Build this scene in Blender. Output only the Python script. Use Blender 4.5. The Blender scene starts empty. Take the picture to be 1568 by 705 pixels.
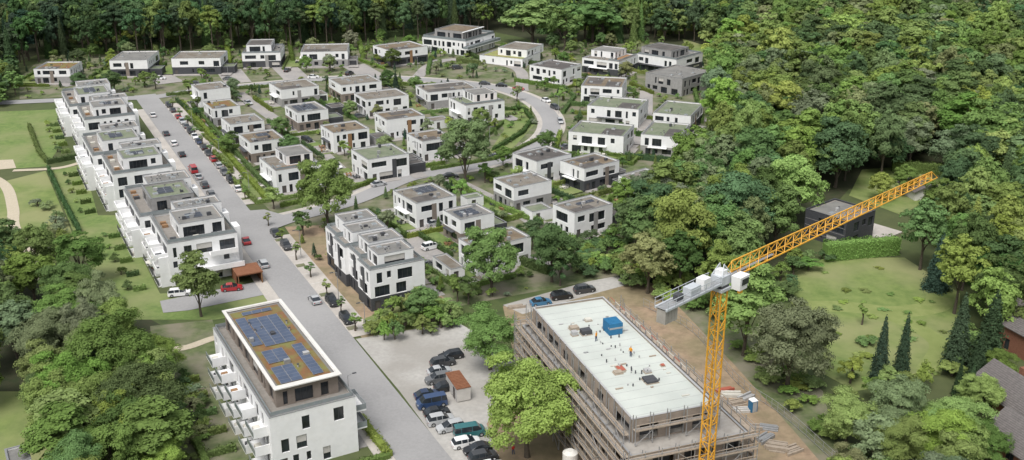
import bpy, math, random
import numpy as np
from mathutils import Vector, Matrix

# ---------------------------------------------------------------- survey
# Photogrammetric survey of the site: photo measurements are intersected with
# horizontal planes (ground z=0, or a known roof height) to get metres.
H = 88.0; TH = math.radians(20.7); F = 1590.0; CX, CY = 784.0, 352.5
ct, st = math.cos(TH), math.sin(TH)
def S(u, v, h=0.0):
    xc = (u - CX) / F; yc = (CY - v) / F
    t = (H - h) / (st - yc * ct)
    return Vector((xc * t, (ct + yc * st) * t, h))

sc = bpy.context.scene
cam_d = bpy.data.cameras.new("camera"); cam = bpy.data.objects.new("camera", cam_d)
sc.collection.objects.link(cam); sc.camera = cam
cam.location = (0, 0, H); cam.rotation_euler = (math.pi / 2 - TH, 0, 0)
cam_d.sensor_width = 36; cam_d.lens = 36 * F / 1568; cam_d.clip_end = 8000; cam_d.clip_start = 1

sc.view_settings.view_transform = 'Standard'
try: sc.view_settings.look = 'None'
except Exception: pass
sc.view_settings.exposure = 0

# ---------------------------------------------------------------- light
SUN_EL = math.radians(60); SUN_AZ = math.radians(205)   # azimuth clockwise from +Y
w = bpy.data.worlds.new("World"); sc.world = w; w.use_nodes = True
nt = w.node_tree; nt.nodes.clear()
o = nt.nodes.new('ShaderNodeOutputWorld'); bg = nt.nodes.new('ShaderNodeBackground')
sky = nt.nodes.new('ShaderNodeTexSky'); sky.sky_type = 'NISHITA'; sky.sun_disc = False
sky.sun_elevation = SUN_EL; sky.sun_rotation = SUN_AZ; sky.dust_density = 5.0; sky.air_density = 1.6
hs = nt.nodes.new('ShaderNodeHueSaturation'); hs.inputs['Saturation'].default_value = 0.35
nt.links.new(sky.outputs[0], hs.inputs['Color']); nt.links.new(hs.outputs[0], bg.inputs[0])
bg.inputs[1].default_value = 0.15; nt.links.new(bg.outputs[0], o.inputs[0])
sl = bpy.data.lights.new("sun", 'SUN'); sl.energy = 2.25; sl.angle = math.radians(28); sl.color = (1.0, 0.98, 0.95)
so = bpy.data.objects.new("sun", sl); sc.collection.objects.link(so)
sd = Vector((math.sin(SUN_AZ) * math.cos(SUN_EL), math.cos(SUN_AZ) * math.cos(SUN_EL), math.sin(SUN_EL)))
so.rotation_euler = sd.to_track_quat('Z', 'Y').to_euler(); so.location = (0, 0, 200)

# ---------------------------------------------------------------- materials
M = {}
def mat(name, c1, c2=None, rough=0.85, scale=1.0, big=None, bump=0.0, metal=0.0, det=6.0, spec=0.3, big_amt=0.5):
    m = bpy.data.materials.new(name); m.use_nodes = True; n = m.node_tree.nodes; l = m.node_tree.links
    b = n['Principled BSDF']; b.inputs['Roughness'].default_value = rough; b.inputs['Metallic'].default_value = metal
    b.inputs['Specular IOR Level'].default_value = spec
    if c2 is None: c2 = tuple(x * 0.85 for x in c1)
    tc = n.new('ShaderNodeTexCoord'); nz = n.new('ShaderNodeTexNoise'); nz.inputs['Scale'].default_value = scale
    nz.inputs['Detail'].default_value = det; nz.inputs['Roughness'].default_value = 0.65
    l.new(tc.outputs['Object'], nz.inputs['Vector'])
    r = n.new('ShaderNodeMapRange'); r.inputs[1].default_value = 0.35; r.inputs[2].default_value = 0.65
    l.new(nz.outputs[0], r.inputs[0])
    mx = n.new('ShaderNodeMix'); mx.data_type = 'RGBA'; mx.inputs[6].default_value = (*c1, 1); mx.inputs[7].default_value = (*c2, 1)
    l.new(r.outputs[0], mx.inputs[0]); out = mx.outputs[2]
    if big:
        nb = n.new('ShaderNodeTexNoise'); nb.inputs['Scale'].default_value = big[0]; nb.inputs['Detail'].default_value = 5
        l.new(tc.outputs['Object'], nb.inputs['Vector'])
        rb = n.new('ShaderNodeMapRange'); rb.inputs[1].default_value = 0.42; rb.inputs[2].default_value = 0.62
        rb.inputs[4].default_value = big_amt
        l.new(nb.outputs[0], rb.inputs[0])
        m2 = n.new('ShaderNodeMix'); m2.data_type = 'RGBA'; l.new(rb.outputs[0], m2.inputs[0]); l.new(out, m2.inputs[6])
        m2.inputs[7].default_value = (*big[1], 1); out = m2.outputs[2]
    l.new(out, b.inputs['Base Color'])
    if bump:
        bp = n.new('ShaderNodeBump'); bp.inputs['Strength'].default_value = bump; bp.inputs['Distance'].default_value = 0.1
        l.new(nz.outputs[0], bp.inputs['Height']); l.new(bp.outputs[0], b.inputs['Normal'])
    M[name] = m; return m

mat('ground', (0.09, 0.115, 0.04), (0.055, 0.08, 0.028), scale=0.25, big=(0.03, (0.09, 0.095, 0.045)))
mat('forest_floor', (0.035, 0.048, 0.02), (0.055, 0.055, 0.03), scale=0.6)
mat('lawn', (0.17, 0.23, 0.07), (0.105, 0.165, 0.045), scale=0.6, big=(0.07, (0.23, 0.245, 0.11)), big_amt=.7)
mat('meadow', (0.19, 0.24, 0.075), (0.12, 0.175, 0.048), scale=0.35, big=(0.06, (0.25, 0.255, 0.12)), big_amt=.8)
mat('mown', (0.24, 0.275, 0.1), (0.18, 0.225, 0.07), scale=0.5, big=(.12, (.18, .22, .07)), big_amt=.7)
mat('garden', (0.07, 0.1, 0.035), (0.14, 0.165, 0.075), scale=0.5, big=(0.16, (0.22, 0.195, 0.15)), big_amt=.8)
mat('asphalt', (0.26, 0.257, 0.257), (0.3, 0.296, 0.295), scale=2.0, big=(0.06, (0.345, 0.34, 0.338)))
mat('pavement', (0.5, 0.465, 0.425), (0.42, 0.39, 0.355), scale=2.0, big=(0.2, (0.36, 0.335, 0.305)))
mat('paving', (0.33, 0.31, 0.3), (0.26, 0.25, 0.24), scale=1.5, big=(0.15, (0.39, 0.36, 0.33)))
mat('gravel', (0.44, 0.425, 0.4), (0.36, 0.35, 0.33), scale=1.2, big=(0.08, (0.28, 0.265, 0.24)), bump=0.2, big_amt=.75)
mat('path', (0.5, 0.44, 0.34), (0.42, 0.37, 0.28), scale=2)
mat('soil', (0.36, 0.265, 0.18), (0.24, 0.175, 0.12), scale=0.5, big=(0.1, (0.16, 0.16, 0.08)), bump=0.5)
mat('kerb', (0.5, 0.49, 0.46))
mat('marking', (0.6, 0.6, 0.58), (0.5, 0.5, 0.48), scale=3)
mat('white', (0.81, 0.81, 0.81), (0.76, 0.765, 0.77), scale=0.35, det=3, rough=0.9, spec=0.1, big=(.9, (.66, .66, .65)), big_amt=.3)
mat('offwhite', (0.66, 0.645, 0.61), (0.58, 0.57, 0.54), scale=0.5)
mat('anthracite', (0.075, 0.078, 0.086), (0.055, 0.057, 0.063), scale=2, rough=0.6)
mat('greywall', (0.33, 0.325, 0.32), (0.27, 0.265, 0.26), scale=1)
mat('taupe', (0.25, 0.21, 0.18), (0.2, 0.17, 0.145), scale=1)
mat('coping', (0.26, 0.265, 0.27), rough=0.5, scale=2, metal=0.2)
mat('frame', (0.05, 0.052, 0.058), rough=0.5)
mat('glass', (0.035, 0.043, 0.052), (0.015, 0.017, 0.02), rough=0.08, spec=0.6, scale=0.4)
mat('railglass', (0.25, 0.28, 0.29), rough=0.15, spec=0.6)
mat('door', (0.11, 0.1, 0.095), rough=0.5)
mat('wood', (0.32, 0.19, 0.1), (0.22, 0.13, 0.07), scale=4)
mat('rust', (0.24, 0.11, 0.06), (0.18, 0.075, 0.04), scale=2)
mat('r_grey', (0.2, 0.197, 0.187), (0.15, 0.147, 0.14), scale=1.0, big=(0.25, (0.25, 0.245, 0.225)))
mat('r_gravel', (0.235, 0.215, 0.185), (0.165, 0.15, 0.13), scale=1.5, big=(0.3, (0.145, 0.12, 0.09)), big_amt=.8)
mat('r_green', (0.18, 0.205, 0.14), (0.125, 0.155, 0.095), scale=1.0, big=(0.3, (0.22, 0.23, 0.17)))
mat('r_brown', (0.18, 0.135, 0.09), (0.13, 0.1, 0.068), scale=1.2, big=(0.4, (0.23, 0.2, 0.15)))
mat('r_red', (0.22, 0.1, 0.05), (0.16, 0.1, 0.045), scale=1.5, big=(0.4, (0.17, 0.18, 0.06)), big_amt=0.85)
mat('r_dark', (0.1, 0.092, 0.087), (0.075, 0.07, 0.066), scale=1.0, big=(0.3, (0.15, 0.135, 0.125)))
mat('r_moss', (0.28, 0.3, 0.11), (0.2, 0.23, 0.08), scale=0.8, big=(0.3, (0.34, 0.22, 0.1)))
mat('membrane', (0.53, 0.56, 0.52), (0.485, 0.52, 0.485), scale=0.35, big=(0.12, (0.42, 0.445, 0.415)))
mat('deck', (0.27, 0.25, 0.228), (0.215, 0.2, 0.18), scale=1.5)
mat('solar', (0.06, 0.068, 0.085), (0.045, 0.052, 0.065), rough=0.45, scale=0.5, spec=0.3)
mat('solar2', (0.085, 0.11, 0.165), (0.06, 0.08, 0.125), rough=0.45, scale=0.5, spec=0.3)
mat('solarframe', (0.26, 0.27, 0.3), rough=0.5, metal=0.3)
mat('vent', (0.42, 0.42, 0.42), rough=0.5)
mat('concrete', (0.38, 0.36, 0.33), (0.3, 0.28, 0.255), scale=0.8)
mat('block', (0.34, 0.285, 0.24), (0.25, 0.21, 0.175), scale=0.7)
mat('plank', (0.39, 0.33, 0.265), (0.3, 0.25, 0.2), scale=1.5)
mat('steel', (0.4, 0.405, 0.41), rough=0.45, metal=0.4)
mat('craneyellow', (0.76, 0.4, 0.05), (0.66, 0.34, 0.04), rough=0.45, scale=1)
mat('cranegrey', (0.5, 0.53, 0.56), rough=0.5)
mat('blue', (0.03, 0.17, 0.33), (0.025, 0.14, 0.28), rough=0.5)
mat('redpaint', (0.42, 0.12, 0.08), rough=0.5)
mat('redcloth', (0.5, 0.04, 0.03)); mat('jeans', (0.05, 0.07, 0.13)); mat('skin', (0.5, 0.32, 0.23)); mat('hair', (0.05, 0.03, 0.02)); mat('hivis', (0.7, 0.3, 0.03))
mat('brick', (0.24, 0.11, 0.07), (0.18, 0.08, 0.05), scale=3)
mat('tile', (0.17, 0.155, 0.15), (0.12, 0.11, 0.107), scale=2)
mat('rubber', (0.02, 0.02, 0.02), rough=0.9)
mat('bark', (0.11, 0.092, 0.07), (0.07, 0.058, 0.045), scale=3)
mat('lamp_red', (0.4, 0.02, 0.02), rough=0.3)
mat('lamp_white', (0.7, 0.7, 0.68), rough=0.2)
mat('screen', (0.55, 0.53, 0.5), rough=0.8)
mat('fabric', (0.6, 0.58, 0.52), rough=0.9)

def leafmat(name):
    m = bpy.data.materials.new(name); m.use_nodes = True; n = m.node_tree.nodes; l = m.node_tree.links
    n.clear(); out = n.new('ShaderNodeOutputMaterial')
    oi = n.new('ShaderNodeObjectInfo'); at = n.new('ShaderNodeAttribute'); at.attribute_name = 'lv'
    mr = n.new('ShaderNodeMapRange'); mr.inputs[3].default_value = 0.6; mr.inputs[4].default_value = 1.5
    l.new(at.outputs['Fac'], mr.inputs[0])
    h = n.new('ShaderNodeHueSaturation')
    a = n.new('ShaderNodeMapRange'); a.inputs[3].default_value = 0.488; a.inputs[4].default_value = 0.514
    l.new(oi.outputs['Random'], a.inputs[0]); l.new(a.outputs[0], h.inputs['Hue'])
    l.new(oi.outputs['Color'], h.inputs['Color']); l.new(mr.outputs[0], h.inputs['Value'])
    d = n.new('ShaderNodeBsdfDiffuse'); t = n.new('ShaderNodeBsdfTranslucent'); mx = n.new('ShaderNodeMixShader')
    mx.inputs[0].default_value = 0.3
    l.new(h.outputs[0], d.inputs[0]); l.new(h.outputs[0], t.inputs[0]); l.new(d.outputs[0], mx.inputs[1]); l.new(t.outputs[0], mx.inputs[2])
    l.new(mx.outputs[0], out.inputs[0]); M[name] = m
leafmat('leaf')
m = bpy.data.materials.new('carpaint'); m.use_nodes = True; n = m.node_tree.nodes
oi = n.new('ShaderNodeObjectInfo'); m.node_tree.links.new(oi.outputs['Color'], n['Principled BSDF'].inputs['Base Color'])
n['Principled BSDF'].inputs['Roughness'].default_value = 0.28; n['Principled BSDF'].inputs['Coat Weight'].default_value = 0.4
M['carpaint'] = m

# ---------------------------------------------------------------- builder
class B:
    def __init__(s, name, loc=(0, 0, 0), yaw=0.0):
        s.name = name; s.loc = Vector(loc); s.yaw = yaw; s.parts = {}
    def p(s, part):
        return s.parts.setdefault(part, ([], [], [], []))
    def quad(s, part, m, pts):
        v, f, mi, mn = s.p(part)
        if m not in mn: mn.append(m)
        i = len(v); v.extend([tuple(q) for q in pts]); f.append(tuple(range(i, i + len(pts)))); mi.append(mn.index(m))
    def hull(s, part, m, c):
        v, f, mi, mn = s.p(part)
        if m not in mn: mn.append(m)
        i = len(v); v.extend([tuple(q) for q in c]); k = mn.index(m)
        for q in ((3, 2, 1, 0), (4, 5, 6, 7), (0, 1, 5, 4), (1, 2, 6, 5), (2, 3, 7, 6), (3, 0, 4, 7)):
            f.append(tuple(i + j for j in q)); mi.append(k)
    def box(s, part, m, x0, x1, y0, y1, z0, z1):
        s.hull(part, m, [(x0, y0, z0), (x1, y0, z0), (x1, y1, z0), (x0, y1, z0), (x0, y0, z1), (x1, y0, z1), (x1, y1, z1), (x0, y1, z1)])
    def strut(s, part, m, a, b, w=0.1):
        a = Vector(a); b = Vector(b); d = (b - a)
        if d.length < 1e-4: return
        d.normalize(); u = d.cross(Vector((0, 0, 1)))
        if u.length < 0.05: u = Vector((1, 0, 0))
        u.normalize(); q = d.cross(u); u *= w / 2; q *= w / 2
        s.hull(part, m, [a - u - q, a + u - q, a + u + q, a - u + q, b - u - q, b + u - q, b + u + q, b - u + q])
    def cyl(s, part, m, x, y, z0, z1, r, r2=None, n=10):
        if r2 is None: r2 = r
        a = [(x + r * math.cos(2 * math.pi * i / n), y + r * math.sin(2 * math.pi * i / n), z0) for i in range(n)]
        b = [(x + r2 * math.cos(2 * math.pi * i / n), y + r2 * math.sin(2 * math.pi * i / n), z1) for i in range(n)]
        for i in range(n):
            j = (i + 1) % n; s.quad(part, m, [a[i], a[j], b[j], b[i]])
        s.quad(part, m, b)
    def mesh(s, name, d):
        v, f, mi, mn = d; me = bpy.data.meshes.new(name); me.from_pydata(v, [], f)
        for k in mn: me.materials.append(M[k])
        me.polygons.foreach_set('material_index', mi); me.update(); return me
    def finish(s, single=False):
        if single or len(s.parts) == 1:
            V, Fc, MI, MN = [], [], [], []
            for v, f, mi, mn in s.parts.values():
                off = len(V); V += v
                for q, k in zip(f, mi):
                    nm = mn[k]
                    if nm not in MN: MN.append(nm)
                    Fc.append(tuple(j + off for j in q)); MI.append(MN.index(nm))
            ob = bpy.data.objects.new(s.name, s.mesh(s.name, (V, Fc, MI, MN)))
            ob.location = s.loc; ob.rotation_euler[2] = s.yaw; sc.collection.objects.link(ob); return ob
        e = bpy.data.objects.new(s.name, None); e.location = s.loc; e.rotation_euler[2] = s.yaw; e.empty_display_size = 2
        sc.collection.objects.link(e)
        for k, d in s.parts.items():
            ob = bpy.data.objects.new(k, s.mesh(k, d)); ob.parent = e; sc.collection.objects.link(ob)
        return e

# ---------------------------------------------------------------- ground
zc = [0.02]
def nz():
    zc[0] += 0.004; return zc[0]
def patch(name, px, m, z=None, world=False):
    z = nz() if z is None else z
    pts = px if world else [S(*p) for p in px]
    b = B(name); b.quad('surface', m, [(p[0], p[1], z) for p in pts]); return b.finish()
def smooth(P, n=8):
    out = []; P = [P[0] * 2 - P[1]] + P + [P[-1] * 2 - P[-2]]
    for i in range(1, len(P) - 2):
        a, b, c, d = P[i - 1:i + 3]
        for k in range(n):
            t = k / n
            out.append(0.5 * ((2 * b) + (c - a) * t + (2 * a - 5 * b + 4 * c - d) * t * t + (3 * b - a - 3 * c + d) * t ** 3))
    out.append(P[-2]); return out
def offs(P, o):
    R = []
    for i, p in enumerate(P):
        t = (P[min(i + 1, len(P) - 1)] - P[max(i - 1, 0)]); t.z = 0; t.normalize()
        R.append(Vector((p.x - t.y * o, p.y + t.x * o, 0)))
    return R
ROADPTS = []
def ribbon(name, px, o0, o1, m, z=None, raised=0, n=8):
    P = [S(*p) for p in px]
    P = smooth(P, n) if len(P) > 2 else [P[0].lerp(P[1], i / 30) for i in range(31)]
    z = (nz() if z is None else z) + raised
    a = offs(P, o0); c = offs(P, o1); b = B(name)
    for i in range(len(P) - 1):
        ROADPTS.append(((P[i].x, P[i].y), max(abs(o0), abs(o1))))
        b.quad('surface', m, [(a[i].x, a[i].y, z), (a[i + 1].x, a[i + 1].y, z), (c[i + 1].x, c[i + 1].y, z), (c[i].x, c[i].y, z)])
        if raised:
            for q in (a, c):
                b.quad('surface', 'kerb', [(q[i].x, q[i].y, 0), (q[i + 1].x, q[i + 1].y, 0), (q[i + 1].x, q[i + 1].y, z), (q[i].x, q[i].y, z)])
    return b.finish(True)

b = B('ground'); b.quad('g', 'ground', [(-4000, -500, 0), (4000, -500, 0), (4000, 6000, 0), (-4000, 6000, 0)]); b.finish()

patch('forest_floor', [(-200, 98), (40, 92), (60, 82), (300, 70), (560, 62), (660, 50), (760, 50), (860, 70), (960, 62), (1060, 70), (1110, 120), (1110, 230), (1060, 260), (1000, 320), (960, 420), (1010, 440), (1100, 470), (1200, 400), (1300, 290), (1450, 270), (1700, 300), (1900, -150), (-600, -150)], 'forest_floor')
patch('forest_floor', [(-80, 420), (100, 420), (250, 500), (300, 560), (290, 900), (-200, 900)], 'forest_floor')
GARDEN = [(30, 120), (60, 92), (300, 76), (660, 62), (800, 70), (980, 60), (1080, 90), (1090, 240), (1010, 300), (960, 420), (700, 470), (560, 520), (440, 350), (255, 160), (200, 145), (120, 148), (30, 152)]
patch('garden_ground', GARDEN, 'garden')
patch('lawn', [(-20, 172), (85, 168), (100, 215), (70, 255), (-20, 262)], 'lawn')
patch('lawn', [(75, 262), (128, 252), (150, 330), (190, 330), (220, 400), (245, 450), (430, 445), (440, 470), (330, 490), (200, 490), (150, 430), (110, 350)], 'lawn')
patch('lawn', [(-40, 290), (70, 262), (120, 380), (60, 420), (-40, 420)], 'meadow')
patch('lawn', [(-60, 600), (60, 600), (80, 680), (60, 760), (-60, 760)], 'meadow')
patch('lawn', [(230, 500), (325, 490), (360, 590), (400, 690), (300, 760), (240, 700)], 'garden')
patch('meadow', [(1190, 430), (1265, 395), (1385, 395), (1470, 450), (1470, 510), (1440, 575), (1310, 600), (1255, 570), (1270, 500)], 'meadow')
ribbon('mown_path', [(1215, 470), (1290, 470), (1370, 478), (1430, 470), (1440, 455)], -2.6, 2.6, 'mown')
ribbon('mown_path', [(1350, 480), (1400, 500), (1440, 530), (1420, 570)], -2, 2, 'mown')
patch('meadow', [(1320, 260), (1400, 255), (1450, 290), (1380, 330), (1300, 300)], 'meadow')
patch('lawn', [(765, 168), (812, 160), (820, 190), (785, 228), (745, 238), (772, 200)], 'lawn')
patch('lawn', [(628, 66), (655, 62), (660, 95), (632, 100)], 'lawn')
patch('lawn', [(850, 225), (1060, 175), (1095, 185), (1080, 240), (980, 262), (930, 285)], 'garden')
patch('meadow', [(1045, 60), (1095, 75), (1100, 115), (1070, 120)], 'meadow')
patch('soil', [(436, 348), (500, 345), (520, 400), (600, 455), (640, 430), (700, 470), (690, 500), (555, 520), (500, 440)], 'soil')
patch('lawn', [(555, 490), (640, 455), (700, 470), (705, 500), (575, 518)], 'lawn')
patch('soil', [(770, 470), (975, 425), (1010, 440), (1110, 530), (1200, 620), (1320, 760), (1320, 1000), (700, 1000), (720, 640), (790, 560)], 'soil')
patch('grass_verge', [(1010, 440), (1130, 500), (1260, 600), (1300, 760), (1215, 660), (1125, 560)], 'garden')
patch('gravel_lot', [(545, 520), (700, 494), (745, 520), (800, 565), (745, 650), (780, 760), (720, 820), (690, 705), (612, 600)], 'gravel')
patch('gravel_track', [(770, 468), (900, 432), (975, 418), (978, 432), (905, 452), (800, 482)], 'gravel')
patch('driveway', [(245, 462), (395, 432), (425, 448), (290, 476), (250, 480)], 'asphalt')
patch('sand_path', [(-20, 247), (20, 245), (25, 258), (-20, 262)], 'path')
ribbon('footpath', [(-30, 262), (8, 285), (20, 320), (22, 350), (50, 400), (66, 430)], -1.4, 1.4, 'path')
ribbon('footpath', [(20, 262), (90, 258), (135, 246)], -1, 1, 'path')
ribbon('footpath', [(180, 505), (262, 535), (330, 518)], -1, 1, 'path')
ribbon('paved_lane', [(365, 143), (430, 190), (480, 225), (530, 270), (560, 303)], -2.2, 2.2, 'paving')
ribbon('paved_lane', [(600, 320), (640, 370), (700, 425), (730, 440)], -3, 3, 'paving')
ribbon('paved_lane', [(530, 190), (580, 215), (640, 190), (700, 188), (760, 180)], -2, 2, 'paving')
ribbon('paved_lane', [(832, 215), (900, 240), (955, 232), (985, 190), (990, 140)], -2.4, 2.4, 'paving')
ribbon('paved_lane', [(690, 275), (740, 300), (800, 330), (850, 345), (960, 300)], -2.4, 2.4, 'paving')
ribbon('paved_lane', [(640, 118), (660, 100), (700, 92), (790, 105), (800, 140)], -2.4, 2.4, 'paving')
for q in ([(60, 118), (120, 130)], [(235, 112), (262, 128)], [(350, 108), (365, 128)], [(432, 100), (455, 122)], [(540, 100), (570, 117)]):
    ribbon('driveway', q, -5, 5, 'paving')

def rx(y): return 225 + (y - 150) * 0.766
MR = lambda a, b: [(rx(a), a), (rx(b), b)]
SS = [(378, 352), (430, 338), (480, 326), (550, 305), (620, 275), (680, 263), (740, 252), (800, 234), (838, 208), (843, 182), (820, 157), (780, 140), (735, 131), (650, 123), (560, 119), (480, 123), (390, 131), (290, 141), (228, 150), (120, 153), (-60, 161)]
ribbon('side_street', SS, -3.0, 3.0, 'asphalt')
ribbon('main_road', MR(146, 860), -3.9, 3.7, 'asphalt', n=30)
patch('main_road', [(360, 325), (405, 322), (440, 332), (470, 334), (420, 352), (425, 368), (400, 372)], 'asphalt')
ribbon('pavement', MR(162, 318), 3.7, 8.6, 'pavement', 0.04, 0.1)
ribbon('pavement', MR(368, 524), 3.7, 8.0, 'pavement', 0.04, 0.1)
ribbon('pavement', MR(166, 860), -6.4, -3.9, 'pavement', 0.04, 0.1)
ribbon('pavement', SS[1:6], 3.0, 4.8, 'pavement', 0.04, 0.1)
ribbon('pavement', SS[5:15], 3.0, 4.6, 'pavement', 0.044, 0.1)
ribbon('pavement', SS[5:18], -4.6, -3.0, 'pavement', 0.05, 0.1)
P0 = S(rx(150), 150); P1 = S(rx(705), 705); D = (P1 - P0); RL = D.length; D.normalize(); E = Vector((-D.y, D.x, 0))
RYAW = math.atan2(E.y, E.x)
def road(s_, o_): return P0 + D * s_ + E * o_
def roadbox(bb, m, s0, s1, o0, o1, z0, z1):
    c = [road(s0, o0), road(s1, o0), road(s1, o1), road(s0, o1)]
    bb.hull('m', m, [(q.x, q.y, z0) for q in c] + [(q.x, q.y, z1) for q in c])
def sy(y): return (S(rx(y), y) - P0).length
b = B('road_markings')
for y0, y1 in ((165, 316), (372, 520)):
    a, c = sy(y0), sy(y1); s_ = a
    while s_ < c:
        roadbox(b, 'marking', s_, s_ + 0.14, 3.75, 5.8, 0.146, 0.15); s_ += 5.8
b.finish(True)
for y0, y1 in ((172, 316), (372, 516)):
    s_ = sy(y0)
    while s_ < sy(y1):
        b = B('planting_bed'); roadbox(b, 'garden', s_, s_ + 1.6, 3.9, 5.8, 0.12, 0.22); b.finish(True); s_ += 17.4
b = B('manhole_cover'); rr0 = random.Random(2)
for k in range(12):
    q = road(12 + k * 23, rr0.choice([-1.6, 0.2, 1.5])); b.cyl('m', 'anthracite', q.x, q.y, .12, .15, .34, .34, 12)
b.finish(True)
b = B('asphalt_repair')
for k in range(14):
    s0 = rr0.uniform(10, RL - 10); o0 = rr0.uniform(-3.4, 2.0); roadbox(b, 'paving', s0, s0 + rr0.uniform(1.5, 9), o0, o0 + rr0.uniform(.4, 1.2), .125 + k * .0005, .1335 + k * .001)
b.finish(True)

# ---------------------------------------------------------------- foliage
def leafquads(P, N, size, rng):
    n = len(P); N = N / (np.linalg.norm(N, axis=1, keepdims=True) + 1e-9)
    r = rng.normal(size=(n, 3)); T = np.cross(N, r); T /= (np.linalg.norm(T, axis=1, keepdims=True) + 1e-9); Bt = np.cross(N, T)
    s1 = (size * rng.uniform(.6, 1.3, n))[:, None]; s2 = (size * rng.uniform(.5, 1.0, n))[:, None]
    return np.stack([P - T * s1 * .5, P - Bt * s2 * .5, P + T * s1 * .5, P + Bt * s2 * .5], 1).reshape(-1, 3)
def leafmesh(name, V, lv, trunk=None):
    n = len(V) // 4; tv, tf = trunk if trunk else ([], [])
    allv = np.vstack([V, np.array(tv)]) if tv else V
    me = bpy.data.meshes.new(name)
    faces = np.arange(n * 4).reshape(-1, 4).tolist() + [tuple(i + n * 4 for i in f) for f in tf]
    me.from_pydata(allv.tolist(), [], faces)
    me.materials.append(M['leaf']); me.materials.append(M['bark'])
    me.polygons.foreach_set('material_index', [0] * n + [1] * len(tf))
    at = me.attributes.new('lv', 'FLOAT', 'POINT')
    at.data.foreach_set('value', np.concatenate([np.repeat(lv, 4), np.full(len(tv), .5)]).astype(np.float32))
    me.update(); return me
def cone(tv, tf, a, b, r0, r1, n=7):
    a = Vector(a); b = Vector(b); d = (b - a).normalized(); u = d.orthogonal().normalized(); q = d.cross(u); i = len(tv)
    for c, r in ((a, r0), (b, r1)):
        for k in range(n):
            t = 2 * math.pi * k / n; tv.append(tuple(c + u * (r * math.cos(t)) + q * (r * math.sin(t))))
    for k in range(n): tf.append((i + k, i + (k + 1) % n, i + n + (k + 1) % n, i + n + k))
def unit(a): return a / (np.linalg.norm(a, axis=1, keepdims=True) + 1e-9)
def deciduous(name, seed, R, Ht, base, nl, nleaf, ls, lr=(1.2, 2.1), top=0.5, sub=9):
    """limbs -> boughs (lobes) -> sprays (sub-lobes) -> leaf clumps"""
    rng = np.random.default_rng(seed); C = []; rad = []
    hc = (Ht - base) / 2; zc_ = base + hc; lop = rng.uniform(-.16, .16, 2)
    for i in range(nl):
        while True:
            d = rng.normal(size=3); d /= np.linalg.norm(d)
            if d[2] > -0.65: break
        k = rng.uniform(.4, 1.02); r = rng.uniform(*lr) * R / 6
        ww = 1.0 - 0.25 * max(0, d[2]) * top
        C.append([d[0] * k * (R - r * .6) * ww + lop[0] * R * d[2], d[1] * k * (R - r * .6) * ww + lop[1] * R * d[2], zc_ + d[2] * k * (hc - r * .4)]); rad.append(r)
    C = np.array(C); rad = np.array(rad); ns = nl * sub; sl_ = rng.choice(nl, ns, p=rad ** 2 / np.sum(rad ** 2))
    out = unit(C[sl_] - np.array([0, 0, zc_ - 1.5])); ds = unit(unit(rng.normal(size=(ns, 3))) + out * .8 + np.array([0, 0, .3]))
    sr = rad[sl_] * rng.uniform(.3, .55, ns); SC = C[sl_] + ds * (rad[sl_] * rng.uniform(.45, .9, ns))[:, None] * np.array([1.1, 1.1, .8])
    li = rng.choice(ns, nleaf, p=sr ** 2 / np.sum(sr ** 2))
    d = unit(unit(rng.normal(size=(nleaf, 3))) + ds[li] * .5 + np.array([0, 0, .35]))
    rr = sr[li] * rng.uniform(.4, 1.12, nleaf); P = SC[li] + d * rr[:, None] * np.array([1.15, 1.15, .75])
    N = d + ds[li] * .5 + np.array([0, 0, .35]) + rng.normal(size=(nleaf, 3)) * .32
    lobe = rng.uniform(0, 1, nl); sb = rng.uniform(0, 1, ns)
    lv = np.clip(.1 + lobe[sl_][li] * .3 + sb[li] * .25 + rng.uniform(0, .35, nleaf), 0, 1)
    tv, tf = [], []
    cone(tv, tf, (0, 0, -.3), (0.1, 0, base * .9), .045 * R + .15, .035 * R + .08)
    cone(tv, tf, (.1, 0, base * .85), (0, .1, zc_ + hc * .3), .035 * R + .08, .06)
    for i in range(min(nl, 10)): cone(tv, tf, (.05, 0, base * .9 + (i % 4) * hc * .18), (np.array([0, 0, zc_]) * .25 + C[i] * .75).tolist(), .016 * R + .03, .03, 5)
    return leafmesh(name, leafquads(P, N, ls, rng), lv, (tv, tf))
def conifer(name, seed, R, Ht, nleaf, ls):
    rng = np.random.default_rng(seed); t = 1 - np.sqrt(rng.uniform(0, 1, nleaf)); z = .8 + t * (Ht - .8)
    tier = 1 - .28 * ((t * 13) % 1.0); a = rng.uniform(0, 6.283, nleaf)
    wob = 1 + .18 * np.sin(a * 5 + t * 20) + .1 * np.sin(a * 9 - t * 37)
    r = R * (1 - t) ** .85 * tier * wob * rng.uniform(.55, 1.05, nleaf) + .1
    P = np.stack([r * np.cos(a), r * np.sin(a), z - r * .25], 1); N = np.stack([np.cos(a), np.sin(a), np.full(nleaf, .9)], 1) + rng.normal(size=(nleaf, 3)) * .4
    tv, tf = [], []; cone(tv, tf, (0, 0, -.2), (0, 0, Ht * .95), .2, .03)
    return leafmesh(name, leafquads(P, N, ls, rng), rng.uniform(.1, .9, nleaf), (tv, tf))
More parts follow.
